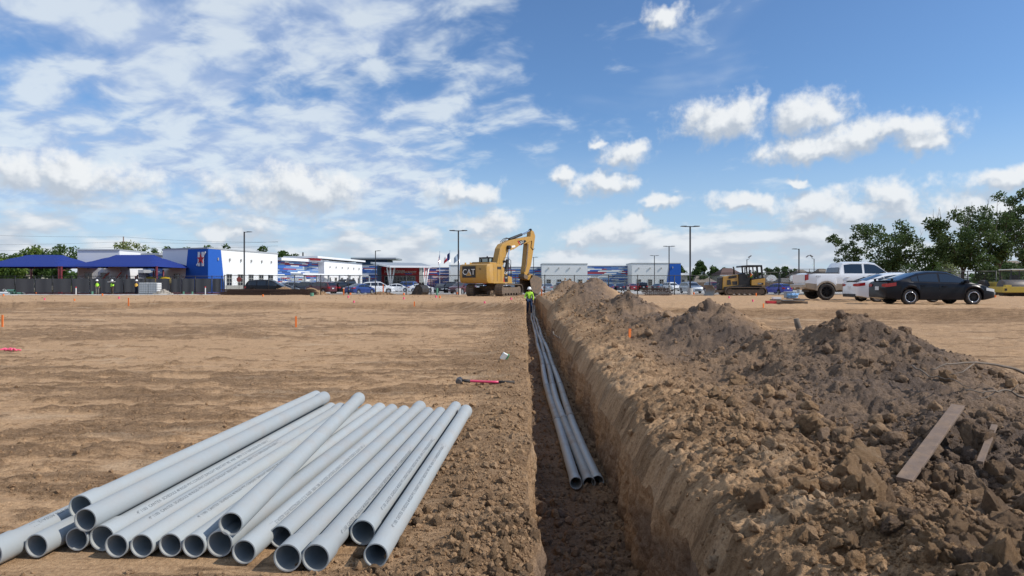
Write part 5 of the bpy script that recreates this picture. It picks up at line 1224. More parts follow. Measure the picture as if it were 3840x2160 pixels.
for i in range(11): q = u0 + (u1 - u0) * i / 10; m.b2((q - .07, .052, -.1), (q + .07, .12, zat(1036, 157)))
for z in (-.05, 2.0, zat(1036, 157)): m.b2((u0, .054, z - .07), (u1, .115, z + .07))
m.build('mullion_grid', FRAME, school)
rs = [(1392, 158, 983), (1462, 141, 996), (1618, 143, 997), (1578, 170, 986)]; top_ = [W(a, c, b) - SO for a, b, c in rs]; bot_ = [p - Vector((0, 0, .34)) for p in top_]
MB().add(top_ + bot_, [(0, 1, 2, 3), (7, 6, 5, 4), (0, 4, 5, 1), (1, 5, 6, 2), (2, 6, 7, 3), (3, 7, 4, 0)]).build('portico_roof', ROOFM, school)
MB().beam(top_[1] + Vector((0, -.05, -.2)), top_[2] + Vector((0, -.05, -.2)), .2, .42).build('gutter', WTRIM, school); MB().beam(top_[0] + Vector((-.05, 0, -.2)), top_[1] + Vector((-.05, 0, -.2)), .2, .42).build('gutter', WTRIM, school)
for bx, tops in ((1465, ((1452, 146), (1464, 143), (1480, 145))), (1594, ((1585, 149), (1597, 146), (1608, 146)))):
    b0 = W(bx, 1064, 145.5) - SO; b0.z = 0
    for tp, Yt in tops: t0 = W(tp, 1003, Yt) - SO; MB().tube([b0, t0], .17, 8).build('slanted_column', WTRIM, school, smooth=True)
def face_text(f, body, px, py, size, mat, sx=1.0):
    Y = f.depth(px); M = f.M @ Matrix.Translation((f.u(px), .10, zat(py, Y))) @ Matrix(((1, 0, 0, 0), (0, 0, 1, 0), (0, 1, 0, 0), (0, 0, 0, 1)))
    return text_obj('sign_lettering', body, size, mat, M, school, .03, sx=sx)
face_text(fP, 'HARMONY', 1480, 1019, 1.05, DWHITE, .95); face_text(fP, 'SCIENCE ACADEMY', 1518, 1021, .80, DWHITE, .80)
uu = fP.u(1535); fP.mb().b2((uu - 1.0, .05, zat(1028.5, 157)), (uu + .6, .09, zat(1024.5, 157))).build('sign_plate', SBLUE, school)
# right wing
def plain(a, b, Y, py, seed=None, wins=(), lights=(), stone=None):
    f = Facet(a, Y, b, Y); f.wall(zat(py, Y), STUCCO if seed is None else PANC[0], 8)
    if seed is not None: f.stripes(.1, zat(py + 1, Y), seed, .26)
    for px in wins: f.window(f.u(px), .75, 2.3, .95)
    for px in lights: f.light(f.u(px), zat(1006, Y))
    if stone: f.stone(stone)
    return f
plain(1590, 1684, 162, 1005, 31, (1622, 1660)); plain(1684, 1772, 158, 996, None, (1712, 1745)); plain(1772, 2032, 163, 1003, 33, (1800, 1850, 1900, 1927, 1965, 2005))
plain(2032, 2203, 158, 991, None, (2058, 2097, 2136, 2176), (2058, 2096, 2136, 2176), .9); plain(2203, 2370, 163, 999, 37, (2266, 2306, 2348))
fK = plain(2370, 2553, 157, 989, None, (2396, 2438, 2481, 2522), (2396, 2438, 2480), .9); slant(fK, fK.u(2497), fK.u(2510), fK.L + .01, fK.L + .01, -.25, zat(989, 157) - .01, SBLUE); fK.light(fK.u(2522), zat(1003, 157)); fK.window(fK.u(2522), .75, 2.3, .95)
fL = Facet(2553, 160, 2578, 160); fL.wall(3.4, STONE, 5, coping=False); fL.mb().b2((-.3, -5, 3.4), (fL.L + .7, .8, 3.9)).build('annex_roof', WTRIM, school); fL.mb().b2((.3, .01, -.1), (.9, .06, 2.2)).build('glass_door', PANE, school)
MB().tube([W(1136, 965, 150) - SO, W(1136, 946, 150) - SO], .16, 8).build('flue', BLACKP, school)

# ------------------------------------------------------------------ play yard: shade canopies, play frame, screened fence
SAIL = pmat('blue_sail', (.014, .033, .185), .75, var=.08, scale=2, spec=.2); REDP = pmat('red_post', (.17, .018, .028), .5, var=.08, coat=.2)
def canopy(x0, x1, y0, y1, label):
    t = thing('shade_canopy', label, 'canopy', (x0, y0, .0), 0, 'blue shade canopies over the play yard'); ez, rz = 3.62, 5.45; n = 14; w, d = x1 - x0, y1 - y0
    P = []
    for i in range(n + 1):
        row = []
        for j in range(n + 1):
            u, v = i / n, j / n; e = min(u * w / 3.7, (1 - u) * w / 3.7, v * d / (d / 2), (1 - v) * d / (d / 2)); cu = 4 * u * (1 - u); cv = 4 * v * (1 - v)
            su, sv_ = (u - .5), (v - .5); pin = .9 * (cu if min(v, 1 - v) < .001 else 0) + 0
            xx = u * w + su * -1.3 * cv * abs(2 * su) ** 3; yy3 = v * d + sv_ * -1.3 * cu * abs(2 * sv_) ** 3
            z = ez + (rz - ez) * min(1, e) ** .92 - .12 * math.sin(min(1, e) * math.pi)
            row.append((xx, yy3, z))
        P.append(row)
    m = MB(); m.grid(P); o = m.build('sail', SAIL, t, smooth=False)
    sol = o.modifiers.new('thick', 'SOLIDIFY'); sol.thickness = .03
    for (x, y) in ((0, 0), (w, 0), (0, d), (w, d)):
        if x0 < -70 and x == 0 and y == 0: continue
        MB().lathe([(.14, -.2), (.14, ez - .05), (.22, ez - .02), (.22, ez + .02), (0, ez + .02)], 12, 'Z', (x * .995, y, 0)).build('post', REDP, t, smooth=False)
        MB().beam((x, y, ez - .6), (w / 2 + (x - w / 2) * .7, d / 2 + (y - d / 2) * .7, ez + .2), .09).build('strut', REDP, t)
canopy(-73.6, -60.95, 88, 100, 'blue hipped shade canopy at the far left edge'); canopy(-60.7, -47.8, 88, 100, 'blue hipped shade canopy reaching in front of the blue school corner')
PGY = 92.0; pgx = WX(500, PGY); pf = thing('play_structure', 'playground frame with yellow slides and red posts under the canopy', 'playground', (pgx, PGY, 0))
YEL = pmat('yellow_plastic', (.55, .38, .02), .4, var=.05); GRN = pmat('green_plastic', (.02, .16, .10), .5)
for i, (px, h) in enumerate(((476, 2.6), (493, 2.6), (508, 2.4), (560, 3.2), (575, 3.2), (590, 3.3), (613, 3.2))):
    MB().tube([(WX(px, PGY) - pgx, (i % 2) * 1.5, 0), (WX(px, PGY) - pgx, (i % 2) * 1.5, h)], .09, 8).build('post', pmat('coral_post', (.50, .09, .07), .5) if i < 3 else REDP, pf, smooth=True)
for px in (567, 625):
    x = WX(px, PGY) - pgx; m = MB(); m.tube([(x + .9 * math.cos(a), -.3, 1.15 + .75 * math.sin(a)) for a in np.linspace(0, math.pi, 9)], .38, 10); m.build('tube_slide', YEL, pf, smooth=True)
m = MB(); m.b2((WX(555, PGY) - pgx, 0, 1.3), (WX(600, PGY) - pgx, 1.5, 1.42)); m.build('deck', GRN, pf); MB().b2((WX(598, PGY) - pgx, -.05, 1.0), (WX(615, PGY) - pgx, .05, 2.3)).build('panel', GRN, pf)
for a, b in (((455, 1020), (437, 1043)), ((410, 1022), (386, 1045)), ((400, 1028), (388, 1045))):
    p, q = W(*a, PGY), W(*b, PGY); o0 = Vector((pgx, PGY, 0)); MB().tube([p - o0, q - o0], .09, 8).build('climbing_arm', MATS['coral_post'], pf, smooth=True)
FBLK = pmat('fence_black', (.012, .012, .014), .5, var=.1); SCREEN = pmat('wind_screen', (.060, .064, .072), .85, var=.12, scale=1.4, bump=.02)
def chainlink():
    m = bpy.data.materials.new('chain_link'); m.use_nodes = True; t = NT(m.node_tree); b = m.node_tree.nodes['Principled BSDF']; co = t.new('ShaderNodeTexCoord').outputs['Object']; x, y, z = t.sep(co)
    def wire(s):
        v = t.math('ADD', x, t.math('MULTIPLY', z, s)); return t.math('LESS_THAN', t.math('FRACT', t.math('MULTIPLY', v, 14.0)), .085)
    b.inputs['Base Color'].default_value = (.012, .012, .014, 1); t.l.new(t.math('MAXIMUM', wire(1.0), wire(-1.0)), b.inputs['Alpha']); return m
LINKM = chainlink()
def fence(name, label, pts, h, posts, screen=None, mesh=True, base_=None):
    """pts: polyline (x, y); posts: list of distances or pixel columns"""
    p0 = Vector((pts[0][0], pts[0][1], 0)); t = thing(name, label, 'fence', (p0.x, p0.y, 0))
    zb = lambda x, y: gz(x, y) if base_ is None else base_
    for (a, b) in zip(pts, pts[1:]):
        za, zb_ = zb(*a), zb(*b); A = Vector((a[0], a[1], za)) - p0; B = Vector((b[0], b[1], zb_)) - p0
        MB().tube([A + Vector((0, 0, h)), B + Vector((0, 0, h))], .035, 6).build('top_rail', FBLK, t, smooth=True)
        if mesh: MB().add([A + Vector((0, 0, .05)), B + Vector((0, 0, .05)), B + Vector((0, 0, h)), A + Vector((0, 0, h))], [(0, 1, 2, 3)]).build('chain_link', LINKM, t)
    for (x, y) in posts:
        z = zb(x, y); MB().tube([Vector((x, y, z - .1)) - p0, Vector((x, y, z + h + .06)) - p0], .05, 8).build('post', FBLK, t, smooth=True)
    return t, p0
Ysc = 79.2; xs_ = [WX(p, Ysc) for p in (-90, -20, 57, 132, 198, 270, 338, 375, 418, 464, 512, 546, 585, 640, 682, 732, 795, 832, 842)]
fs_, p0 = fence('screened_fence', 'black fence hung with dark grey windscreen before the play yard', [(xs_[0], Ysc), (xs_[-1], Ysc)], 2.22, [(x, Ysc) for x in xs_], base_=.0, mesh=True)
for a, b in zip(xs_, xs_[1:]):
    n = 8; P = [[(a + .08 + (b - a - .16) * i / n - p0.x, -.045 + .03 * math.sin(i * 1.1 + a), z + .02 * math.sin(i * 2.3 + a * 2) * (z > 1)) for z in (.28, .9, 1.4, 1.92)] for i in range(n + 1)]
    MB().grid(P).build('windscreen', SCREEN, fs_, smooth=True)
Ym = 69.0
mp = [(WX(p, Ym), Ym) for p in (842, 914, 1007, 1105, 1203, 1306, 1408, 1523, 1616, 1720, 1830, 1934, 2043, 2154, 2282, 2391, 2529, 2661)]
fence('chain_link_fence', 'thin black chain link fence between the site and the parking lot', [(mp[0][0], Ym), (mp[-1][0], Ym)], 2.06, mp)
Yr = 62.0; rp_ = [(WX(2661, Ym), Ym), (WX(2921, 66), 66), (WX(3200, 64), 64), (WX(3450, Yr), Yr), (WX(3629, Yr), Yr), (WX(3735, Yr), Yr), (WX(3850, Yr), Yr), (WX(3990, Yr), Yr)]
fence('chain_link_fence', 'black chain link fence on the right in front of the leafy trees', rp_, 2.3, rp_[1:])
# tall court fence behind
Yk = 108.0; cp = [(WX(p, Yk), Yk) for p in (2872, 2925, 2960, 3035, 3110, 3200, 3300, 3400, 3500, 3600)]
fence('court_fence', 'tall black court fence behind the blue hatchback', [(cp[0][0], Yk), (cp[-1][0], Yk)], 3.9, cp, base_=-.18)

# ------------------------------------------------------------------ lamp posts, floods, flags, utility pole
POLEM = pmat('lamp_black', (.014, .014, .016), .45, var=.1, coat=.2)
def lamp_post(px, py, Y, arms, label, base=True, z0=None):
    x = WX(px, Y); z = (gz(x, Y) if Y < 88 else -.155) if z0 is None else z0; h = WZ(py, Y) - z; t = thing('lamp_post', label, 'lamp', (x, Y, z), 0, 'black lamp posts of the parking lot')
    if base: MB().lathe([(.30, -.2), (.30, .72), (.27, .76), (0, .76)], 16, 'Z').build('concrete_base', CONC, t, auto=R(40))
    MB().b2((-.075, -.075, .7 if base else 0), (.075, .075, h)).build('pole', POLEM, t)
    for a in arms:
        MB().beam((0, 0, h - .07), (a * .55, 0, h - .03), .07, .09).build('arm', POLEM, t); MB().prism([(a * .40, h - .09), (a * 1.05, h - .05), (a * 1.05, h + .02), (a * .45, h + .04)], -.2, .2).build('lamp_head', POLEM, t, bevel=.01)
for a in ((916, 869, 92, (1,), 'black lamp post with one arm in front of the white school wall'), (1719, 864, 77, (-1, 1), 'tall double-armed lamp post just left of the excavator'), (2588, 848, 73, (-1, 1), 'tallest double-armed lamp post between heaps and bulldozer'),
          (2509, 923, 118, (-1, 1), 'double-armed lamp post before the blue school corner'), (2454, 958, 155, (-1, 1), 'small double-armed lamp post on the right white wall'), (1408, 940, 132, (1,), 'single-armed lamp post at the red school entrance'),
          (1907, 934, 122, (1,), 'single-armed lamp post behind the excavator boom'), (2001, 964, 155, (-1, 1), 'small double-armed lamp post right of the excavator stick'), (2996, 933, 104, (-1,), 'single-armed lamp post left of the pickup')): lamp_post(*a)
for px, py, fl, lab in ((2801, 962, 1, 'slim floodlight mast above the bulldozer'), (3053, 960, -1, 'slim floodlight mast with two lamps behind the pickup')):
    Y = 112; x = WX(px, Y); t = thing('floodlight', lab, 'floodlight', (x, Y, -.18)); h = WZ(py, Y) + .18; m = MB().tube([(0, 0, 0), (0, 0, h - .5)], .07, 8); m.build('mast', POLEM, t, smooth=True)
    MB().tube([(0, 0, h - .5), (fl * .35, 0, h - .45), (fl * .4, 0, h - .2)], .04, 6).build('bracket', POLEM, t); MB().box((fl * .5, 0, h), (.55, .45, .14), 0, 0, -fl * .6).build('lamp_head', STEEL, t, bevel=.02)
    if fl < 0: MB().box((-1.15, 0, h - .05), (.5, .4, .1), 0, 0, -.7).build('lamp_head', STEEL, t, bevel=.02)
def flag(px, pyt, Y, cells, label, dirx, drop):
    x = WX(px, Y); t = thing('flagpole', label, 'flag', (x, Y, -.155)); h = WZ(pyt, Y) + .155; MB().tube([(0, 0, 0), (0, 0, h)], [.07, .04], 8).build('pole', CHROME, t, smooth=True); MB().lathe([(0, -.08), (.08, 0), (0, .08)], 8, 'Z', (0, 0, h + .05)).build('finial', CHROME, t)
    n, k = 14, 10; m = MB(); P = []
    for i in range(n + 1):
        u = i / n; row = []
        for j in range(k + 1):
            v = j / k; row.append((dirx * (.06 + u * 1.5 * (1 - .25 * u)), .12 * math.sin(u * 7 + v * 2), h - .35 - v * 1.45 - drop * u * (1 - .3 * v)))
        P.append(row)
    for i in range(n):
        for j in range(k):
            m.cur = cells((i + .5) / n, (j + .5) / k); m.add([P[i][j], P[i + 1][j], P[i + 1][j + 1], P[i][j + 1]], [(0, 1, 2, 3)])
    m.build('flag_cloth', [pmat('flag_red', (.45, .015, .03), .8), pmat('flag_white', (.72, .72, .72), .8), pmat('flag_blue', (.01, .02, .10), .8), pmat('flag_pale', (.28, .36, .45), .8)], t, fixn=False, smooth=True)
flag(1649, 944, 128, lambda u, v: 2 if u < .4 and v < .5 else int(v * 13) % 2, 'flagpole with limp striped flag, left of three', -.28, 1.6)
flag(1687, 940, 128, lambda u, v: 2 if u < .34 else (1 if v < .5 else 0), 'flagpole with blue, white and red flag, middle of three', -1, 1.2)
flag(1722, 941, 130, lambda u, v: 3, 'flagpole with pale blue flag beside the tall lamp post', -.9, 1.1)
UP = 190; x = WX(463, UP); up = thing('utility_pole', 'wooden utility pole behind the left school wing', 'pole', (x, UP, -.19)); h = WZ(887, UP) + .19
MB().tube([(0, 0, 0), (0, 0, h)], [.22, .15], 8).build('pole', pmat('pole_wood', (.16, .12, .10), .9, var=.2), up, smooth=True)
for z in (h - 1.6, h - 3.1): MB().b2((-.7, -.06, z - .06), (.7, .06, z + .06)).build('crossarm', MATS['pole_wood'], up)
for k, (z, e) in enumerate(((h - .1, 3.0), (h - 1.5, 0), (h - 3.0, -.6))):
    pts = [(-85 + 85 * t, 0, z + e * (1 - t) - 4 * .9 * t * (1 - t)) for t in np.linspace(0, 1, 14)] + [(45 * t, 0, z - e * t * .5 - 4 * .5 * t * (1 - t)) for t in np.linspace(0, 1, 8)[1:]]
    MB().tube(pts, .022, 4).build('wire', HOSE, up)
sg = thing('stop_sign', 'brown octagonal sign seen from behind at the white school wall', 'sign', (WX(897, 84), 84, gz(WX(897, 84), 84))); MB().tube([(0, 0, 0), (0, 0, 2.6)], .03, 6).build('post', STEEL, sg); MB().prism([(.34 * math.cos(a), 1.95 + .34 * math.sin(a)) for a in np.linspace(math.pi / 8, 2 * math.pi + math.pi / 8, 9)[:-1]], -.03, -.05).build('plate', pmat('sign_back', (.30, .07, .05), .6), sg)
# basketball hoops
for px, lab in ((1340 * .2484 + 2560, 'left basketball hoop with white fan-shaped backboard on the court'), (1680 * .2484 + 2560, 'right basketball hoop with white fan-shaped backboard on the court')):
    Y = 118; x = WX(px, Y); t = thing('basketball_hoop', lab, 'hoop', (x, Y, -.18)); MB().tube([(0, .6, 0), (0, .6, 3.3)], .08, 8).build('post', STEEL, t); zc = WZ(1042, Y) + .18
    MB().prism([(-.9, zc - .25), (-.6, zc - .55), (.6, zc - .55), (.9, zc - .25)] + [(.95 * math.cos(a), zc - .25 + .8 * math.sin(a)) for a in np.linspace(.1, math.pi - .1, 9)], -.04, .0).build('backboard', DWHITE, t)
    MB().beam((0, .6, zc - .2), (0, 0, zc - .2), .08).build('bracket', STEEL, t); MB().tube([(.23 * math.cos(a), -.3 + .23 * math.sin(a), zc - .35) for a in np.linspace(0, 2 * math.pi, 12)], .02, 5).build('rim', SRED, t)

# ------------------------------------------------------------------ houses beyond the lot
SHG = {'brown': pmat('brown_shingle', (.105, .062, .052), .9, var=.2, scale=2), 'grey': pmat('grey_shingle', (.145, .135, .125), .9, var=.2, scale=2), 'tan': pmat('tan_shingle', (.20, .165, .13), .9, var=.2, scale=2)}
SIDING = pmat('house_siding', (.42, .40, .36), .85, var=.06); BRICKW = pmat('house_brick', (.30, .20, .15), .9, var=.2, scale=5); HWHITE = pmat('house_white', (.66, .67, .68), .8)
def house(px0, px1, pyr, pye, Y, roof, wall_, label, gable=False, depth=9.0):
    x0, x1 = WX(px0, Y), WX(px1, Y); t = thing('house', label, 'house', ((x0 + x1) / 2, Y, -.19), 0, 'houses beyond the school grounds'); w = x1 - x0; zr, ze = WZ(pyr, Y) + .19, WZ(pye, Y) + .19
    MB().b2((-w / 2 + .3, .3, -.1), (w / 2 - .3, depth - .3, ze + .05)).build('wall', wall_, t)
    r = MB()
    if gable: r.prism([(-w / 2, ze), (w / 2, ze), (0, zr)], 0, depth)
    else: r.add([(-w / 2, 0, ze), (w / 2, 0, ze), (w / 2, depth, ze), (-w / 2, depth, ze), (-w * .18, depth / 2, zr), (w * .18, depth / 2, zr)], [(0, 1, 5, 4), (1, 2, 5), (2, 3, 4, 5), (3, 0, 4), (3, 2, 1, 0)])
    ro_ = r.build('roof', SHG[roof] if roof in SHG else HWHITE, t)
    MB().b2((-w / 2 - .05, -.06, ze - .18), (w / 2 + .05, .0, ze + .02)).build('fascia', HWHITE, t)
    for k in range(max(1, int(w / 4))):
        xx = -w / 2 + w * (k + .5) / max(1, int(w / 4)); wd_ = MB().b2((xx - .5, .24, ze * .35), (xx + .5, .29, ze * .8)).build('window', HWHITE, t); MB().b2((xx - .43, .22, ze * .35 + .08), (xx + .43, .238, ze * .8 - .08)).build('pane', PANE, wd_)
    if gable: MB().prism([(-w / 2 + .5, ze + .1), (w / 2 - .5, ze + .1), (0, zr - .35)], -.03, -.01).build('gable_end', HWHITE, t); MB().b2((-.35, -.06, ze + .6), (.35, -.032, ze + 1.5)).build('gable_window', PANE, t)
    return t
house(2700, 2795, 1004, 1032, 175, 'brown', SIDING, 'house with dark brown hipped roof behind the bulldozer'); house(2617, 2662, 1017, 1040, 185, 'white', HWHITE, 'white gabled house between trees left of the brown roof', True)
house(2602, 2692, 1034, 1058, 165, 'tan', BRICKW, 'low tan-roofed house beside the lamp post with concrete base'); house(2845, 2945, 1030, 1058, 178, 'grey', BRICKW, 'grey-roofed house behind the left basketball hoop'); house(2930, 3010, 1042, 1062, 172, 'grey', SIDING, 'low grey-roofed house behind the right basketball hoop')
house(2995, 3060, 1010, 1036, 182, 'tan', BRICKW, 'tan-roofed house behind the tailgate of the pickup'); house(3078, 3140, 1006, 1036, 180, 'tan', SIDING, 'tan-roofed house behind the pickup bed'); house(3500, 3640, 1015, 1040, 190, 'grey', SIDING, 'house glimpsed between the right hand trees'); house(3770, 3900, 975, 1015, 185, 'tan', BRICKW, 'tan-roofed house at the right edge behind the trees')
house(30, 110, 1010, 1034, 150, 'tan', SIDING, 'pale house glimpsed under the left canopy')
WF = pmat('fence_wood', (.20, .135, .09), .9, var=.25, scale=3)
wf = thing('wooden_fence', 'brown board fence in front of the background houses', 'fence', (WX(2600, 150), 150, -.19))
pk = MB().b2((0, 0, 0), (.29, .03, 1.85)).mesh('picket'); pk.materials.append(WF)
for k in range(160):
    o = bpy.data.objects.new('picket', pk); COL.objects.link(o); o.parent = wf; o.location = (k * .305, random.uniform(0, .02), random.uniform(-.02, .02))
MB().b2((0, .04, .4), (160 * .305, .09, .5)).build('rail', WF, wf)

# ------------------------------------------------------------------ trees
def leafmat(n, c):
    m = bpy.data.materials.new(n); m.use_nodes = True; t = NT(m.node_tree); b = m.node_tree.nodes['Principled BSDF']; oi = t.new('ShaderNodeTexCoord').outputs['Object']
    nz = t.noise(oi, 1.3, 3, .6); n2 = t.noise(oi, 9, 2); c0 = tuple(v * .6 for v in c); c1 = tuple(v * 1.5 for v in c)
    f = t.math('ADD', t.math('MULTIPLY', nz, .7), t.math('MULTIPLY', n2, .4), clamp=True); col = t.mix(f, c0, c1); t.l.new(col, b.inputs['Base Color']); b.inputs['Roughness'].default_value = .6; b.inputs['Specular IOR Level'].default_value = .25
    tr = t.new('ShaderNodeBsdfTranslucent'); t.l.new(col, tr.inputs[0]); ms = t.new('ShaderNodeMixShader'); ms.inputs[0].default_value = .34; t.l.new(b.outputs[0], ms.inputs[1]); t.l.new(tr.outputs[0], ms.inputs[2])
    t.l.new(ms.outputs[0], m.node_tree.nodes['Material Output'].inputs[0]); return m
LF = [leafmat('leaf_dark', (.062, .098, .030)), leafmat('leaf_mid', (.055, .095, .022)), leafmat('leaf_light', (.12, .17, .035)), leafmat('leaf_pale', (.20, .23, .09))]
TBARK = pmat('tree_bark', (.075, .06, .05), .9, var=.3, scale=6)
def tree(px, Y, pyt, width, label, leaf=0, n=2600, ls=.26, trunk_h=.28, seed=0, twigs=0, dense=1.0, upright=.5, zb=None, group=None, z_low=None):
    r = np.random.default_rng(seed + 1000); rd = random.Random(seed); x = WX(px, Y); z0 = (-.19 if Y > 88 else gz(x, Y)) if zb is None else zb; H = (WZ(pyt, Y) - z0) / 1.07; Wd = width * Y / F
    t = thing('tree', label, 'tree', (x, Y, z0), 0, group); tr = MB(); tips = []
    nl = rd.randint(4, 6); th0 = H * trunk_h; r0 = max(.08, H * .018); tr.tube([(0, 0, -.2), (rd.uniform(-.05, .05), 0, th0 * .6), (0, 0, th0)], [r0 * 1.35, r0 * 1.05, r0 * .9], 8)
    for i in range(nl):
        a = 2 * math.pi * (i + rd.random() * .7) / nl; ln = H * rd.uniform(.55, .72); sp = Wd * .42 * rd.uniform(.45, 1.0); e = Vector((sp * math.cos(a), sp * math.sin(a), th0 + (H - th0) * rd.uniform(.60, 1.0)))
        pts = [Vector((0, 0, th0 * rd.uniform(.75, 1)))]
        for k in (1, 2, 3, 4): f = k / 4; pts.append(Vector((e.x * f ** 1.2, e.y * f ** 1.2, pts[0].z + (e.z - pts[0].z) * f)) + Vector((rd.uniform(-.12, .12), rd.uniform(-.12, .12), 0)) * H * .08)
        tr.tube(pts, [r0 * .7, r0 * .5, r0 * .34, r0 * .2, r0 * .08], 6)
        tips += [(pts[4], .8), (pts[3], 1.0), (pts[2], 1.0), (pts[1], .8)]
        for k in range(4):
            s0 = pts[rd.randint(1, 4)]; b = rd.uniform(0, 6.3); d = Vector((math.cos(b), math.sin(b), rd.uniform(.1, .9))).normalized() * H * rd.uniform(.10, .22); tr.tube([s0, s0 + d * .5 + Vector((0, 0, H * .01)), s0 + d], [r0 * .22, r0 * .14, r0 * .05], 5); tips.append((s0 + d, .85))
    tr.build('trunk', TBARK, t, smooth=True)
    # foliage: leaf clumps around the limb ends
    cl_ = []
    for p, q in tips: cl_.append((np.array(p), H * .12 * q))
    C = np.array([c for c, _ in cl_]); S = np.array([s for _, s in cl_]); k = r.integers(0, len(C), n); d = r.normal(size=(n, 3)); d /= np.linalg.norm(d, axis=1)[:, None]
    P = C[k] + d * (S[k] * r.random(n) ** .45 * np.clip(Wd / H, .7, 1.5))[:, None] * np.array([1.1, 1.1, .85]); lowcut = (z_low if z_low is not None else th0 * .55)
    P = P[P[:, 2] > lowcut]; n = len(P)
    ax = r.normal(size=(n, 3)); ax /= np.linalg.norm(ax, axis=1)[:, None]; bx = np.cross(ax, r.normal(size=(n, 3))); bx /= np.linalg.norm(bx, axis=1)[:, None]; sz = ls * r.uniform(.6, 1.3, n)
    q = np.stack([P - ax * sz[:, None], P + bx * (sz * .5)[:, None], P + ax * sz[:, None], P - bx * (sz * .5)[:, None]], 1).reshape(-1, 3); f = np.arange(n * 4).reshape(-1, 4)
    me = fast_mesh('crown', q, f, False); me.materials.append(LF[leaf]); o = link('crown', me, None, t)
    if twigs:
        m = MB()
        for i in range(twigs):
            c = rd.choice([p for p, _ in tips if p.z > H * .55]); e = c + Vector((rd.uniform(-.5, .5), rd.uniform(-.3, .3), 0)) * H * .12; top_ = Vector((e.x + rd.uniform(-.3, .3), e.y, min(H * 1.04, c.z + H * rd.uniform(.12, .26)))); m.tube([c, c.lerp(top_, .5) + Vector((rd.uniform(-.15, .15), 0, 0)), top_], [.035, .022, .008], 4)
            md = c.lerp(top_, .55); m.tube([md, md + Vector((rd.uniform(-.5, .5), 0, rd.uniform(.4, .9)))], [.015, .006], 4)
        m.build('bare_twigs', pmat('twig', (.16, .135, .115), .9, var=.2), t, smooth=True)['kind'] = 'stuff'
GR = 'leafy trees on the right'
for a in ((3190, 86, 885, 130, 'smallest right hand tree, partly bare, above the pickup cab', 0, 1500, .20, .30, 1, 10), (3330, 80, 832, 250, 'spreading dark tree behind the white sedan', 0, 3000, .22, .34, 2, 8), (3480, 84, 862, 170, 'thin light green tree with many stems above the black sedan roof', 1, 1500, .20, .22, 3, 10),
          (3610, 76, 770, 260, 'tall dark tree behind the bonnet of the black sedan', 0, 3600, .22, .30, 4, 12), (3745, 78, 725, 230, 'tallest tree on the right with bare twigs on top', 0, 3400, .22, .28, 5, 16), (3860, 80, 728, 230, 'dark tree cut by the right edge of the frame', 0, 3200, .22, .26, 6, 12),
          (3545, 120, 905, 200, 'pale yellowish tree glimpsed between the darker right hand trees', 3, 1800, .28, .2, 7, 0), (3700, 74, 960, 140, 'low bushy tree behind the right fence', 0, 1500, .20, .12, 8, 0), (3420, 100, 975, 200, 'low dark bush behind the roof of the black sedan', 0, 1600, .25, .1, 9, 0), (3800, 98, 960, 260, 'broad dark thicket tree behind the roller', 0, 2400, .25, .1, 10, 0)):
    px, Y, pyt, wdt, lab, lf, n, ls, thh, sd_, tw = a; tree(px, Y, pyt, wdt * 1.1, lab, lf, int(n * 1.6), ls * .85, thh, sd_, tw, group=GR)
GB = 'trees behind the buildings'
for a in ((20, 140, 925, 260, 'light green tree at the far left edge behind the canopy', 2, 3000, .32, .2, 11), (130, 170, 920, 250, 'dark green tree behind the left canopy', 1, 3200, .36, .15, 12), (195, 178, 928, 190, 'dark green tree with ragged right side behind the left canopy', 1, 2400, .36, .15, 13), (80, 150, 950, 340, 'low dense tree under the left canopy', 0, 3000, .34, .08, 14), (215, 150, 965, 240, 'bushy green tree between canopy posts', 1, 2600, .34, .08, 15),
          (515, 170, 908, 130, 'pale thin spring tree behind the left school wing', 3, 1300, .30, .3, 16), (565, 185, 938, 100, 'small green tree top right of the pale tree', 1, 1200, .34, .25, 17), (690, 175, 916, 150, 'tree crown above the blue school corner', 1, 2200, .36, .25, 18), (795, 185, 921, 110, 'smaller tree crown above the white school wall', 1, 1500, .36, .25, 19), (1035, 190, 930, 130, 'tree crown behind the end of the white school wall', 1, 2000, .38, .25, 20), (1080, 195, 955, 90, 'small tree crown right of the taller one behind the striped wall', 1, 1300, .38, .25, 29),
          (2580, 185, 990, 140, 'green tree right of the blue school corner', 1, 2200, .36, .2, 21), (2655, 205, 1003, 110, 'green tree behind the white gabled house', 1, 1600, .38, .2, 22), (2715, 215, 1012, 90, 'green tree left of the brown roof', 1, 1200, .38, .2, 23), (2885, 205, 1010, 130, 'green tree behind the grey-roofed house', 1, 1800, .38, .2, 24), (2945, 210, 1006, 120, 'green tree right of the grey-roofed house', 1, 1700, .38, .2, 25), (2990, 215, 1018, 80, 'small green tree left of the single lamp post', 1, 1200, .38, .2, 26), (2620, 170, 1030, 90, 'low shrubby tree beside the annex', 0, 1400, .32, .1, 27), (3160, 215, 1000, 130, 'distant green tree behind the pickup', 1, 1500, .38, .2, 28)):
    px, Y, pyt, wdt, lab, lf, n, ls, thh, sd_ = a; tree(px, Y, pyt, wdt * 1.15, lab, lf, int(n * 1.4), ls * 1.15, thh, sd_, 0, group=GB)
# far wood along the horizon
N = 26000; xx = rng.uniform(-900, 900, N); yy4 = rng.uniform(420, 520, N); hh = 5 + 5 * fbm(xx * .02, xx * 0, 3, 1); zz = rng.random(N) ** .7 * hh; k = np.abs(xx) > 0
d = rng.normal(size=(N, 3)); e = rng.normal(size=(N, 3)); P = np.stack([xx, yy4, zz], -1); q = np.stack([P - d, P + e * .8, P + d, P - e * .8], 1).reshape(-1, 3)
me = fast_mesh('far_wood', q, np.arange(N * 4).reshape(-1, 4)); me.materials.append(LF[1]); o = link('far_wood', me); tag(o, 'distant belt of trees low along the horizon', 'wood', kind='stuff')

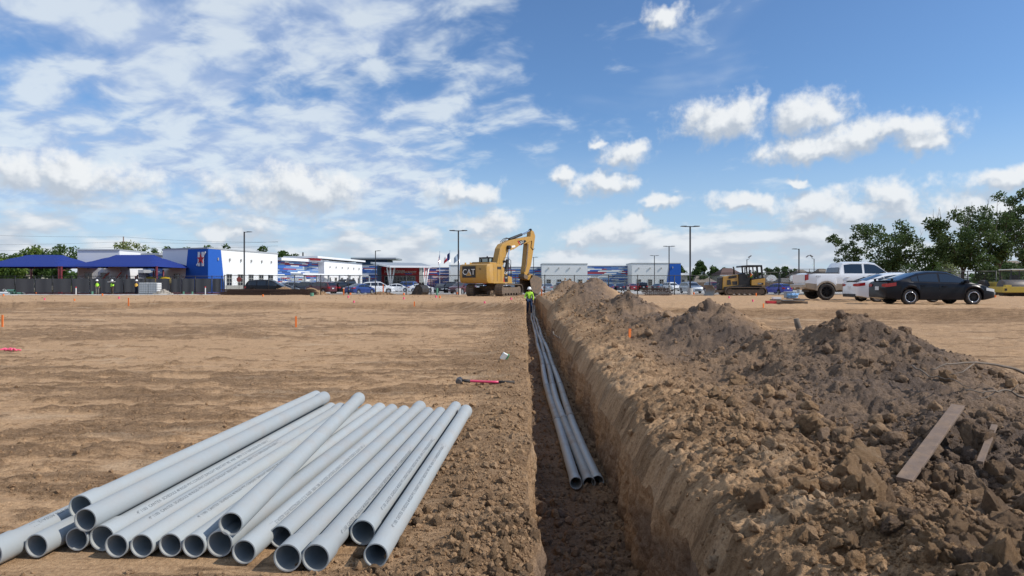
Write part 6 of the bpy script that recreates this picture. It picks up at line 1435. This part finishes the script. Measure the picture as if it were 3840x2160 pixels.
# ------------------------------------------------------------------ site clutter
IB = Vector((WX(564, 75.5), 75.5, 0)); IB.z = gz(IB.x, IB.y); ib = thing('water_tank', 'white plastic tank in a grey wire cage beside the third worker', 'tank', IB)
w_, d_, h_ = 2.15, 1.1, 1.42
MB().b2((-w_ / 2 + .04, -d_ / 2 + .04, .16), (-.02, d_ / 2 - .04, h_ - .04)).build('bladder', DWHITE, ib, bevel=.06); MB().b2((.02, -d_ / 2 + .04, .16), (w_ / 2 - .04, d_ / 2 - .04, h_ - .04)).build('bladder', DWHITE, ib, bevel=.06)
m = MB(); CG = pmat('galvanised', (.33, .35, .36), .45, .7, var=.1)
for i in range(12): x = -w_ / 2 + w_ * i / 11; m.tube([(x, -d_ / 2, .1), (x, -d_ / 2, h_)], .02, 5); m.tube([(x, -d_ / 2, h_), (x, d_ / 2, h_)], .02, 5)
for j in range(6): z = .14 + (h_ - .14) * j / 5; m.tube([(-w_ / 2, -d_ / 2, z), (w_ / 2, -d_ / 2, z)], .02, 5); m.tube([(-w_ / 2, -d_ / 2, z), (-w_ / 2, d_ / 2, z)], .02, 5); m.tube([(w_ / 2, -d_ / 2, z), (w_ / 2, d_ / 2, z)], .02, 5)
o = m.build('cage', CG, ib); MB().b2((-w_ / 2, -d_ / 2, 0), (w_ / 2, d_ / 2, .12)).build('pallet', BLACKP, ib)
def heap(px, Y, w, h, label, grey, seed, mat=None):
    x = WX(px, Y); t = np.linspace(-1, 1, 40); X, Yy = np.meshgrid(t, t); r = np.sqrt(X ** 2 + Yy ** 2); Z = np.clip(1 - r, 0, 1) ** .9 * h * (1 + .35 * (fbm(X * 3 + seed, Yy * 3, 3, 2) - .5)) + .12 * h * (fbm(X * 9 + seed, Yy * 9, 2, 1) - .5) * (r < 1) - .05
    o = sheet('soil_heap', X * w / 2, Yy * w / 2 * .8, Z, X * 0 + .6, X * 0 + grey); o.location = (x, Y, gz(x, Y))
    if mat: o.data.materials.clear(); o.data.materials.append(mat)
    N_ = 120; a = rng.random(N_) * 6.28; rr = rng.random(N_) ** .5; px_ = np.cos(a) * rr * w / 2; py_ = np.sin(a) * rr * w * .4; s = rng.uniform(.03, .09, N_); scatter('loose_crumbs', np.stack([px_, py_, np.clip(1 - rr, 0, 1) ** .9 * h * .95], -1), s, 1, o, np.full(N_, grey))
    tag(o, label, 'heap')
    if mat: o.children[0].data.materials.clear(); o.children[0].data.materials.append(mat)
heap(612, 74.5, 2.4, .70, 'small heap of grey rubble beside the wire-caged tank', .5, 1, pmat('rubble', (.34, .30, .25), .95, var=.35, scale=4, bump=.03)); heap(1065, 71.5, 4.2, .95, 'low tan soil heap behind the left rebar cages', .1, 2); heap(1165, 71, 4.4, .85, 'tan soil heap by the end of the rebar cages', .1, 3); heap(1430, 70, 3.2, .35, 'flat soil heap in front of the white suv', .1, 4)
RUST = pmat('rusty_rebar', (.060, .035, .026), .85, .2, var=.4, scale=6)
def rebar_cage(name, px0, px1, Y, z, dpt, hgt, label, bars=5):
    x0, x1 = WX(px0, Y), WX(px1, Y); t = thing(name, label, 'rebar', ((x0 + x1) / 2, Y, gz((x0 + x1) / 2, Y) + z), 0, 'rebar cages on the site'); L = x1 - x0; m = MB()
    for j in range(bars):
        for k, yv in enumerate((-dpt / 2, dpt / 2)): zz = .03 + hgt * j / (bars - 1); m.tube([(-L / 2 - random.uniform(0, .5), yv, zz), (0, yv + random.uniform(-.03, .03), zz - .02), (L / 2 + random.uniform(0, .4), yv, zz)], .024, 4)
    n = int(L / .32)
    for i in range(n + 1):
        x = -L / 2 + L * i / n; m.tube([(x, -dpt / 2, 0), (x, -dpt / 2, hgt), (x, dpt / 2, hgt), (x, dpt / 2, 0), (x, -dpt / 2, 0)], .018, 4, cap=False)
    o = m.build('bars', RUST, t); o['kind'] = 'stuff'
rebar_cage('rebar_cage', 835, 1180, 66.0, 0, .9, .26, 'long rusty rebar cage lowest in front of the minivan'); rebar_cage('rebar_cage', 850, 1170, 66.0, .30, .8, .24, 'rusty rebar cage on top of the long stack in front of the minivan'); rebar_cage('rebar_cage', 860, 1150, 67.4, .05, .8, .45, 'rusty rebar cage behind the long stack'); rebar_cage('rebar_cage', 2424, 2512, 62, 0, .8, .32, 'rusty rebar cage lying below the right school wall, lower one'); rebar_cage('rebar_cage', 2418, 2506, 62, .36, .8, .30, 'rusty rebar cage stacked on top below the right school wall')
# plastic pipes at the far left
PVCW = pmat('white_pvc', (.72, .73, .72), .4, var=.04); PVCG = pmat('green_pvc', (.10, .26, .18), .45, var=.06)
for i, (a, b, z, c, lab) in enumerate((((-40, 1106), (44, 1104), .16, 0, 'white plastic pipe lying lowest at the far left edge'), ((20, 1100), (26, 1094), .42, 0, 'white pipe elbow on top of the plastic pipe pile'), ((28, 1099), (66, 1099), .45, 1, 'upper green plastic pipe on the far left pile'), ((20, 1105), (58, 1106), .14, 1, 'front green plastic pipe on the far left pile'), ((35, 1103), (70, 1104), .12, 1, 'short green plastic pipe in the far left pile'), ((45, 1101), (92, 1103), .14, 1, 'rear green plastic pipe on the far left pile'), ((78, 1103), (100, 1102), .11, 0, 'short white plastic pipe at the right end of the pile'))):
    Y = 72 + .3 * i; p = Vector((WX(a[0], Y), Y, gz(WX(a[0], Y), Y) + z)); q = Vector((WX(b[0], Y), Y - .4, p.z + (.0 if i != 1 else .12))); d = (q - p); m = MB().tube([(0, 0, 0), d], .13, 16, cap=False); m.tube([(0, 0, 0), d], .112, 16, cap=False); o = m.build('plastic_pipe', PVCG if c else PVCW, smooth=True, fixn=False); o.location = p; tag(o, lab, 'pipe', 'plastic pipes on the far left pile')
def standpipe(px, py0, py1, r, mat, label, cap=None):
    Y = min(ground_at(px, py1), 78); x = WX(px, Y); z = gz(x, Y); h = (py1 - py0) * Y / F; t = thing('standpipe', label, 'standpipe', (x, Y, z)); MB().lathe([(r, -.1), (r, h), (r * .8, h), (r * .8, h - .1)], 14, 'Z').build('pipe', mat, t, smooth=False)
    if cap: MB().lathe([(r * 1.15, h - .12), (r * 1.15, h + .02), (0, h + .03)], 14, 'Z').build('cap', cap, t)
ORP = pmat('orange_paint', (.85, .20, .035), .7, var=.12, scale=12); PINK = pmat('pink_tape', (.85, .12, .22), .6, var=.1)
for a in ((285, 1075, 1104, .06, PVCW, 'thin white standpipe with red cap left of the first worker', SRED), (770, 1073, 1103, .06, PVCW, 'thin leaning white standpipe with red cap before the blue wall', SRED), (346, 1091, 1104, .12, PVCG, 'short green standpipe at the first worker feet', None), (688, 1093, 1104, .11, PVCG, 'short green standpipe right of the rubble heap', None), (721, 1092, 1103, .11, PVCG, 'stubby green standpipe left of the leaning white one', None), (1170, 1098, 1111, .14, PVCG, 'green standpipe at the end of the rebar cages', None), (1639, 1080, 1108, .10, PVCG, 'tall green standpipe left of the excavator lamp post', None), (3017, 1088, 1105, .11, PVCG, 'green standpipe beside the pickup tailgate', None)): standpipe(*a)
def stake(px, py0, py1, label, w=.05, lean=0.0, top=None):
    Y = ground_at(px, py1); x = WX(px, Y); z = gz(x, Y); h = (py1 - py0) * Y / F + .02; w = max(w, 5.5 * Y / F * .8); t = thing('survey_stake', label, 'stake', (x, Y, z), random.uniform(-.3, .3), 'orange survey stakes'); t.rotation_euler[1] = lean; MB().b2((-w / 2, -.012, -.12), (w / 2, .012, h)).build('lath', ORP, t)
    if top: MB().b2((-w / 2 - .002, -.014, h * .75), (w / 2 + .002, .014, h + .003)).build('bare_top', WOOD, t)
for a in ((9, 1184, 1224, 'orange survey stake at the far left edge of the field'), (482, 1124, 1151, 'orange survey stake in the field below the wire-caged tank'), (1110, 1189, 1226, 'orange survey stake in the open field above the pipe stack'), (1554, 1133, 1152, 'orange survey stake in the field below the loose bucket'), (1289, 1082, 1107, 'thin orange stake left of the blue sedan'), (1437, 1067, 1104, 'tall orange stake in front of the white suv'), (2031, 1084, 1110, 'orange stake just right of the hanging bucket'), (2862, 1087, 1107, 'wide orange stake behind the bulldozer tracks'), (2836, 1100, 1110, 'short orange stake at the bulldozer sprocket')): stake(*a)
stake(2361, 1229, 1263, 'orange survey stake with bare top standing in the spoil', .045, .05, True); stake(2863, 1146, 1160, 'orange stake top above the heap left of the timber pile')
def pin_flag(px, py, mat, label, s=1.0):
    Y = min(ground_at(px, py + 4), 84); x = WX(px, Y); z = gz(x, Y); k = Y / F; t = thing('marker_flag', label, 'flag', (x, Y, z), 0, 'small marker flags and ribbons'); MB().tube([(0, 0, -.05), (.02, 0, 9 * k * s)], max(.006, .5 * k), 4).build('wire', STEEL, t); a, b = 7 * k * s, 8 * k * s
    MB().grid([[(0, 0, 2 * k), (.0, 0, 2 * k + b)], [(a * .5, -.3 * a, 1.4 * k), (a * .5, -.3 * a, 1.6 * k + b)], [(a, 0, 2 * k), (a * .9, 0, 1.2 * k + b)]]).build('ribbon', mat, t)
for i, (px, py, c, lab) in enumerate(((381, 1107, 0, 'between the first two workers'), (131, 1097, 0, 'under the screened fence at the left'), (10, 1108, 0, 'at the left edge by the plastic pipes'), (983, 1110, 0, 'in front of the left rebar cages'), (1646, 1116, 0, 'in the field below the green standpipe'), (1311, 1103, 0, 'at the front of the blue sedan'), (1511, 1104, 0, 'left of the loose bucket'), (1711, 1101, 0, 'left of the concrete lamp base by the excavator'), (1915, 1098, 0, 'beside the right excavator track'), (2598, 1100, 0, 'beside the concrete base of the tallest lamp'), (2848, 1103, 0, 'at the rear of the bulldozer'), (3228, 1121, 0, 'under the white sedan bumper'), (3729, 1114, 0, 'between the black sedan and the roller'), (2731, 1117, 1, 'on the pad below the bulldozer blade'), (2820, 1129, 1, 'on the pad left of the timber pile'), (1303, 1115, 1, 'in the field below the blue sedan'), (1324, 1133, 1, 'lower in the field below the blue sedan'), (1511, 1121, 1, 'in the field left of the bucket'), (1632, 1114, 1, 'below the green standpipe'), (1814, 1137, 1, 'in front of the excavator'), (1914, 1122, 1, 'in front of the right excavator track'), (164, 1123, 1, 'in the gravel at the far left'), (443, 1119, 1, 'in the field below the third worker'), (276, 1128, 0, 'lying in the far left of the field'))): pin_flag(px, py, PINK if c else ORP, ('small pink marker ribbon ' if c else 'small orange marker flag ') + lab, 1.0 if i != 11 else 1.8)
Y = ground_at(22, 1318); x = WX(22, Y); m = MB()
for k in range(9): a = random.uniform(-.16, .2); m.tube([(a, random.uniform(-.06, .06), .02), (a + .06, random.uniform(-.08, .08), random.uniform(.02, .06)), (a + .12, random.uniform(-.06, .06), .015)], .014, 5)
o = m.build('ribbon_tangle', PINK, smooth=True); o.location = (x, Y, gz(x, Y)); tag(o, 'tangle of pink ribbon lying on the soil at the left edge', 'ribbon')
# cooler and timber pile on the pad
Y = 43.0; x = WX(2962, Y); c = thing('cool_box', 'grey cool box left of the pickup', 'cooler', (x, Y, gz(x, Y))); MB().b2((-.32, -.2, 0), (.32, .2, .34)).build('tub', pmat('cooler_grey', (.30, .32, .34), .6), c, bevel=.03); MB().b2((-.34, -.22, .345), (.34, .22, .42)).build('lid', MATS['cooler_grey'], c, bevel=.02)
v, f = clod_shape(3, 77, 3, .22); me = fast_mesh('plastic_bag', v * np.array([.30, .2, .22]), f, True); me.materials.append(pmat('blue_film', (.22, .42, .68), .3, var=.2, scale=8, coat=.3)); o = link('plastic_bag', me); o.location = (x + .05, Y - .42, gz(x, Y) + .15); tag(o, 'pale blue plastic bag leaning on the grey cool box', 'bag')
Yt = 29.5; gzt = gz(WX(2960, Yt), Yt); TIM = pmat('old_timber', (.16, .125, .095), .9, var=.3, scale=6, dust=.3)
for i, (p0_, p1_, dy, z, h, mt, lab) in enumerate(((2912, 3024, 0, .0, .11, TIM, 'dark beam lowest in the timber pile'), (2876, 2925, .1, .0, .12, SRED, 'short dark red beam at the left of the timber pile'), (2900, 2985, .3, .12, .06, TIM, 'long plank lying on the timber pile'), (2930, 3010, -.1, .12, .05, STEEL, 'grey plank across the middle of the timber pile'), (2985, 3040, .2, .16, .05, TIM, 'plank sticking out right of the timber pile'), (2905, 2935, .25, .19, .10, DWHITE, 'crumpled white sheet on the timber pile'), (2955, 3000, .1, .20, .04, WOOD, 'loose board on top of the timber pile'))):
    x0, x1 = WX(p0_, Yt), WX(p1_, Yt); o = MB().box((0, 0, h / 2), (x1 - x0, .22, h), random.uniform(-.12, .12), 0, random.uniform(-.03, .03)).build('timber', mt, bevel=.008); o.location = ((x0 + x1) / 2, Yt + dy, gzt + z + .01); tag(o, lab, 'timber', 'timber pile on the pad')
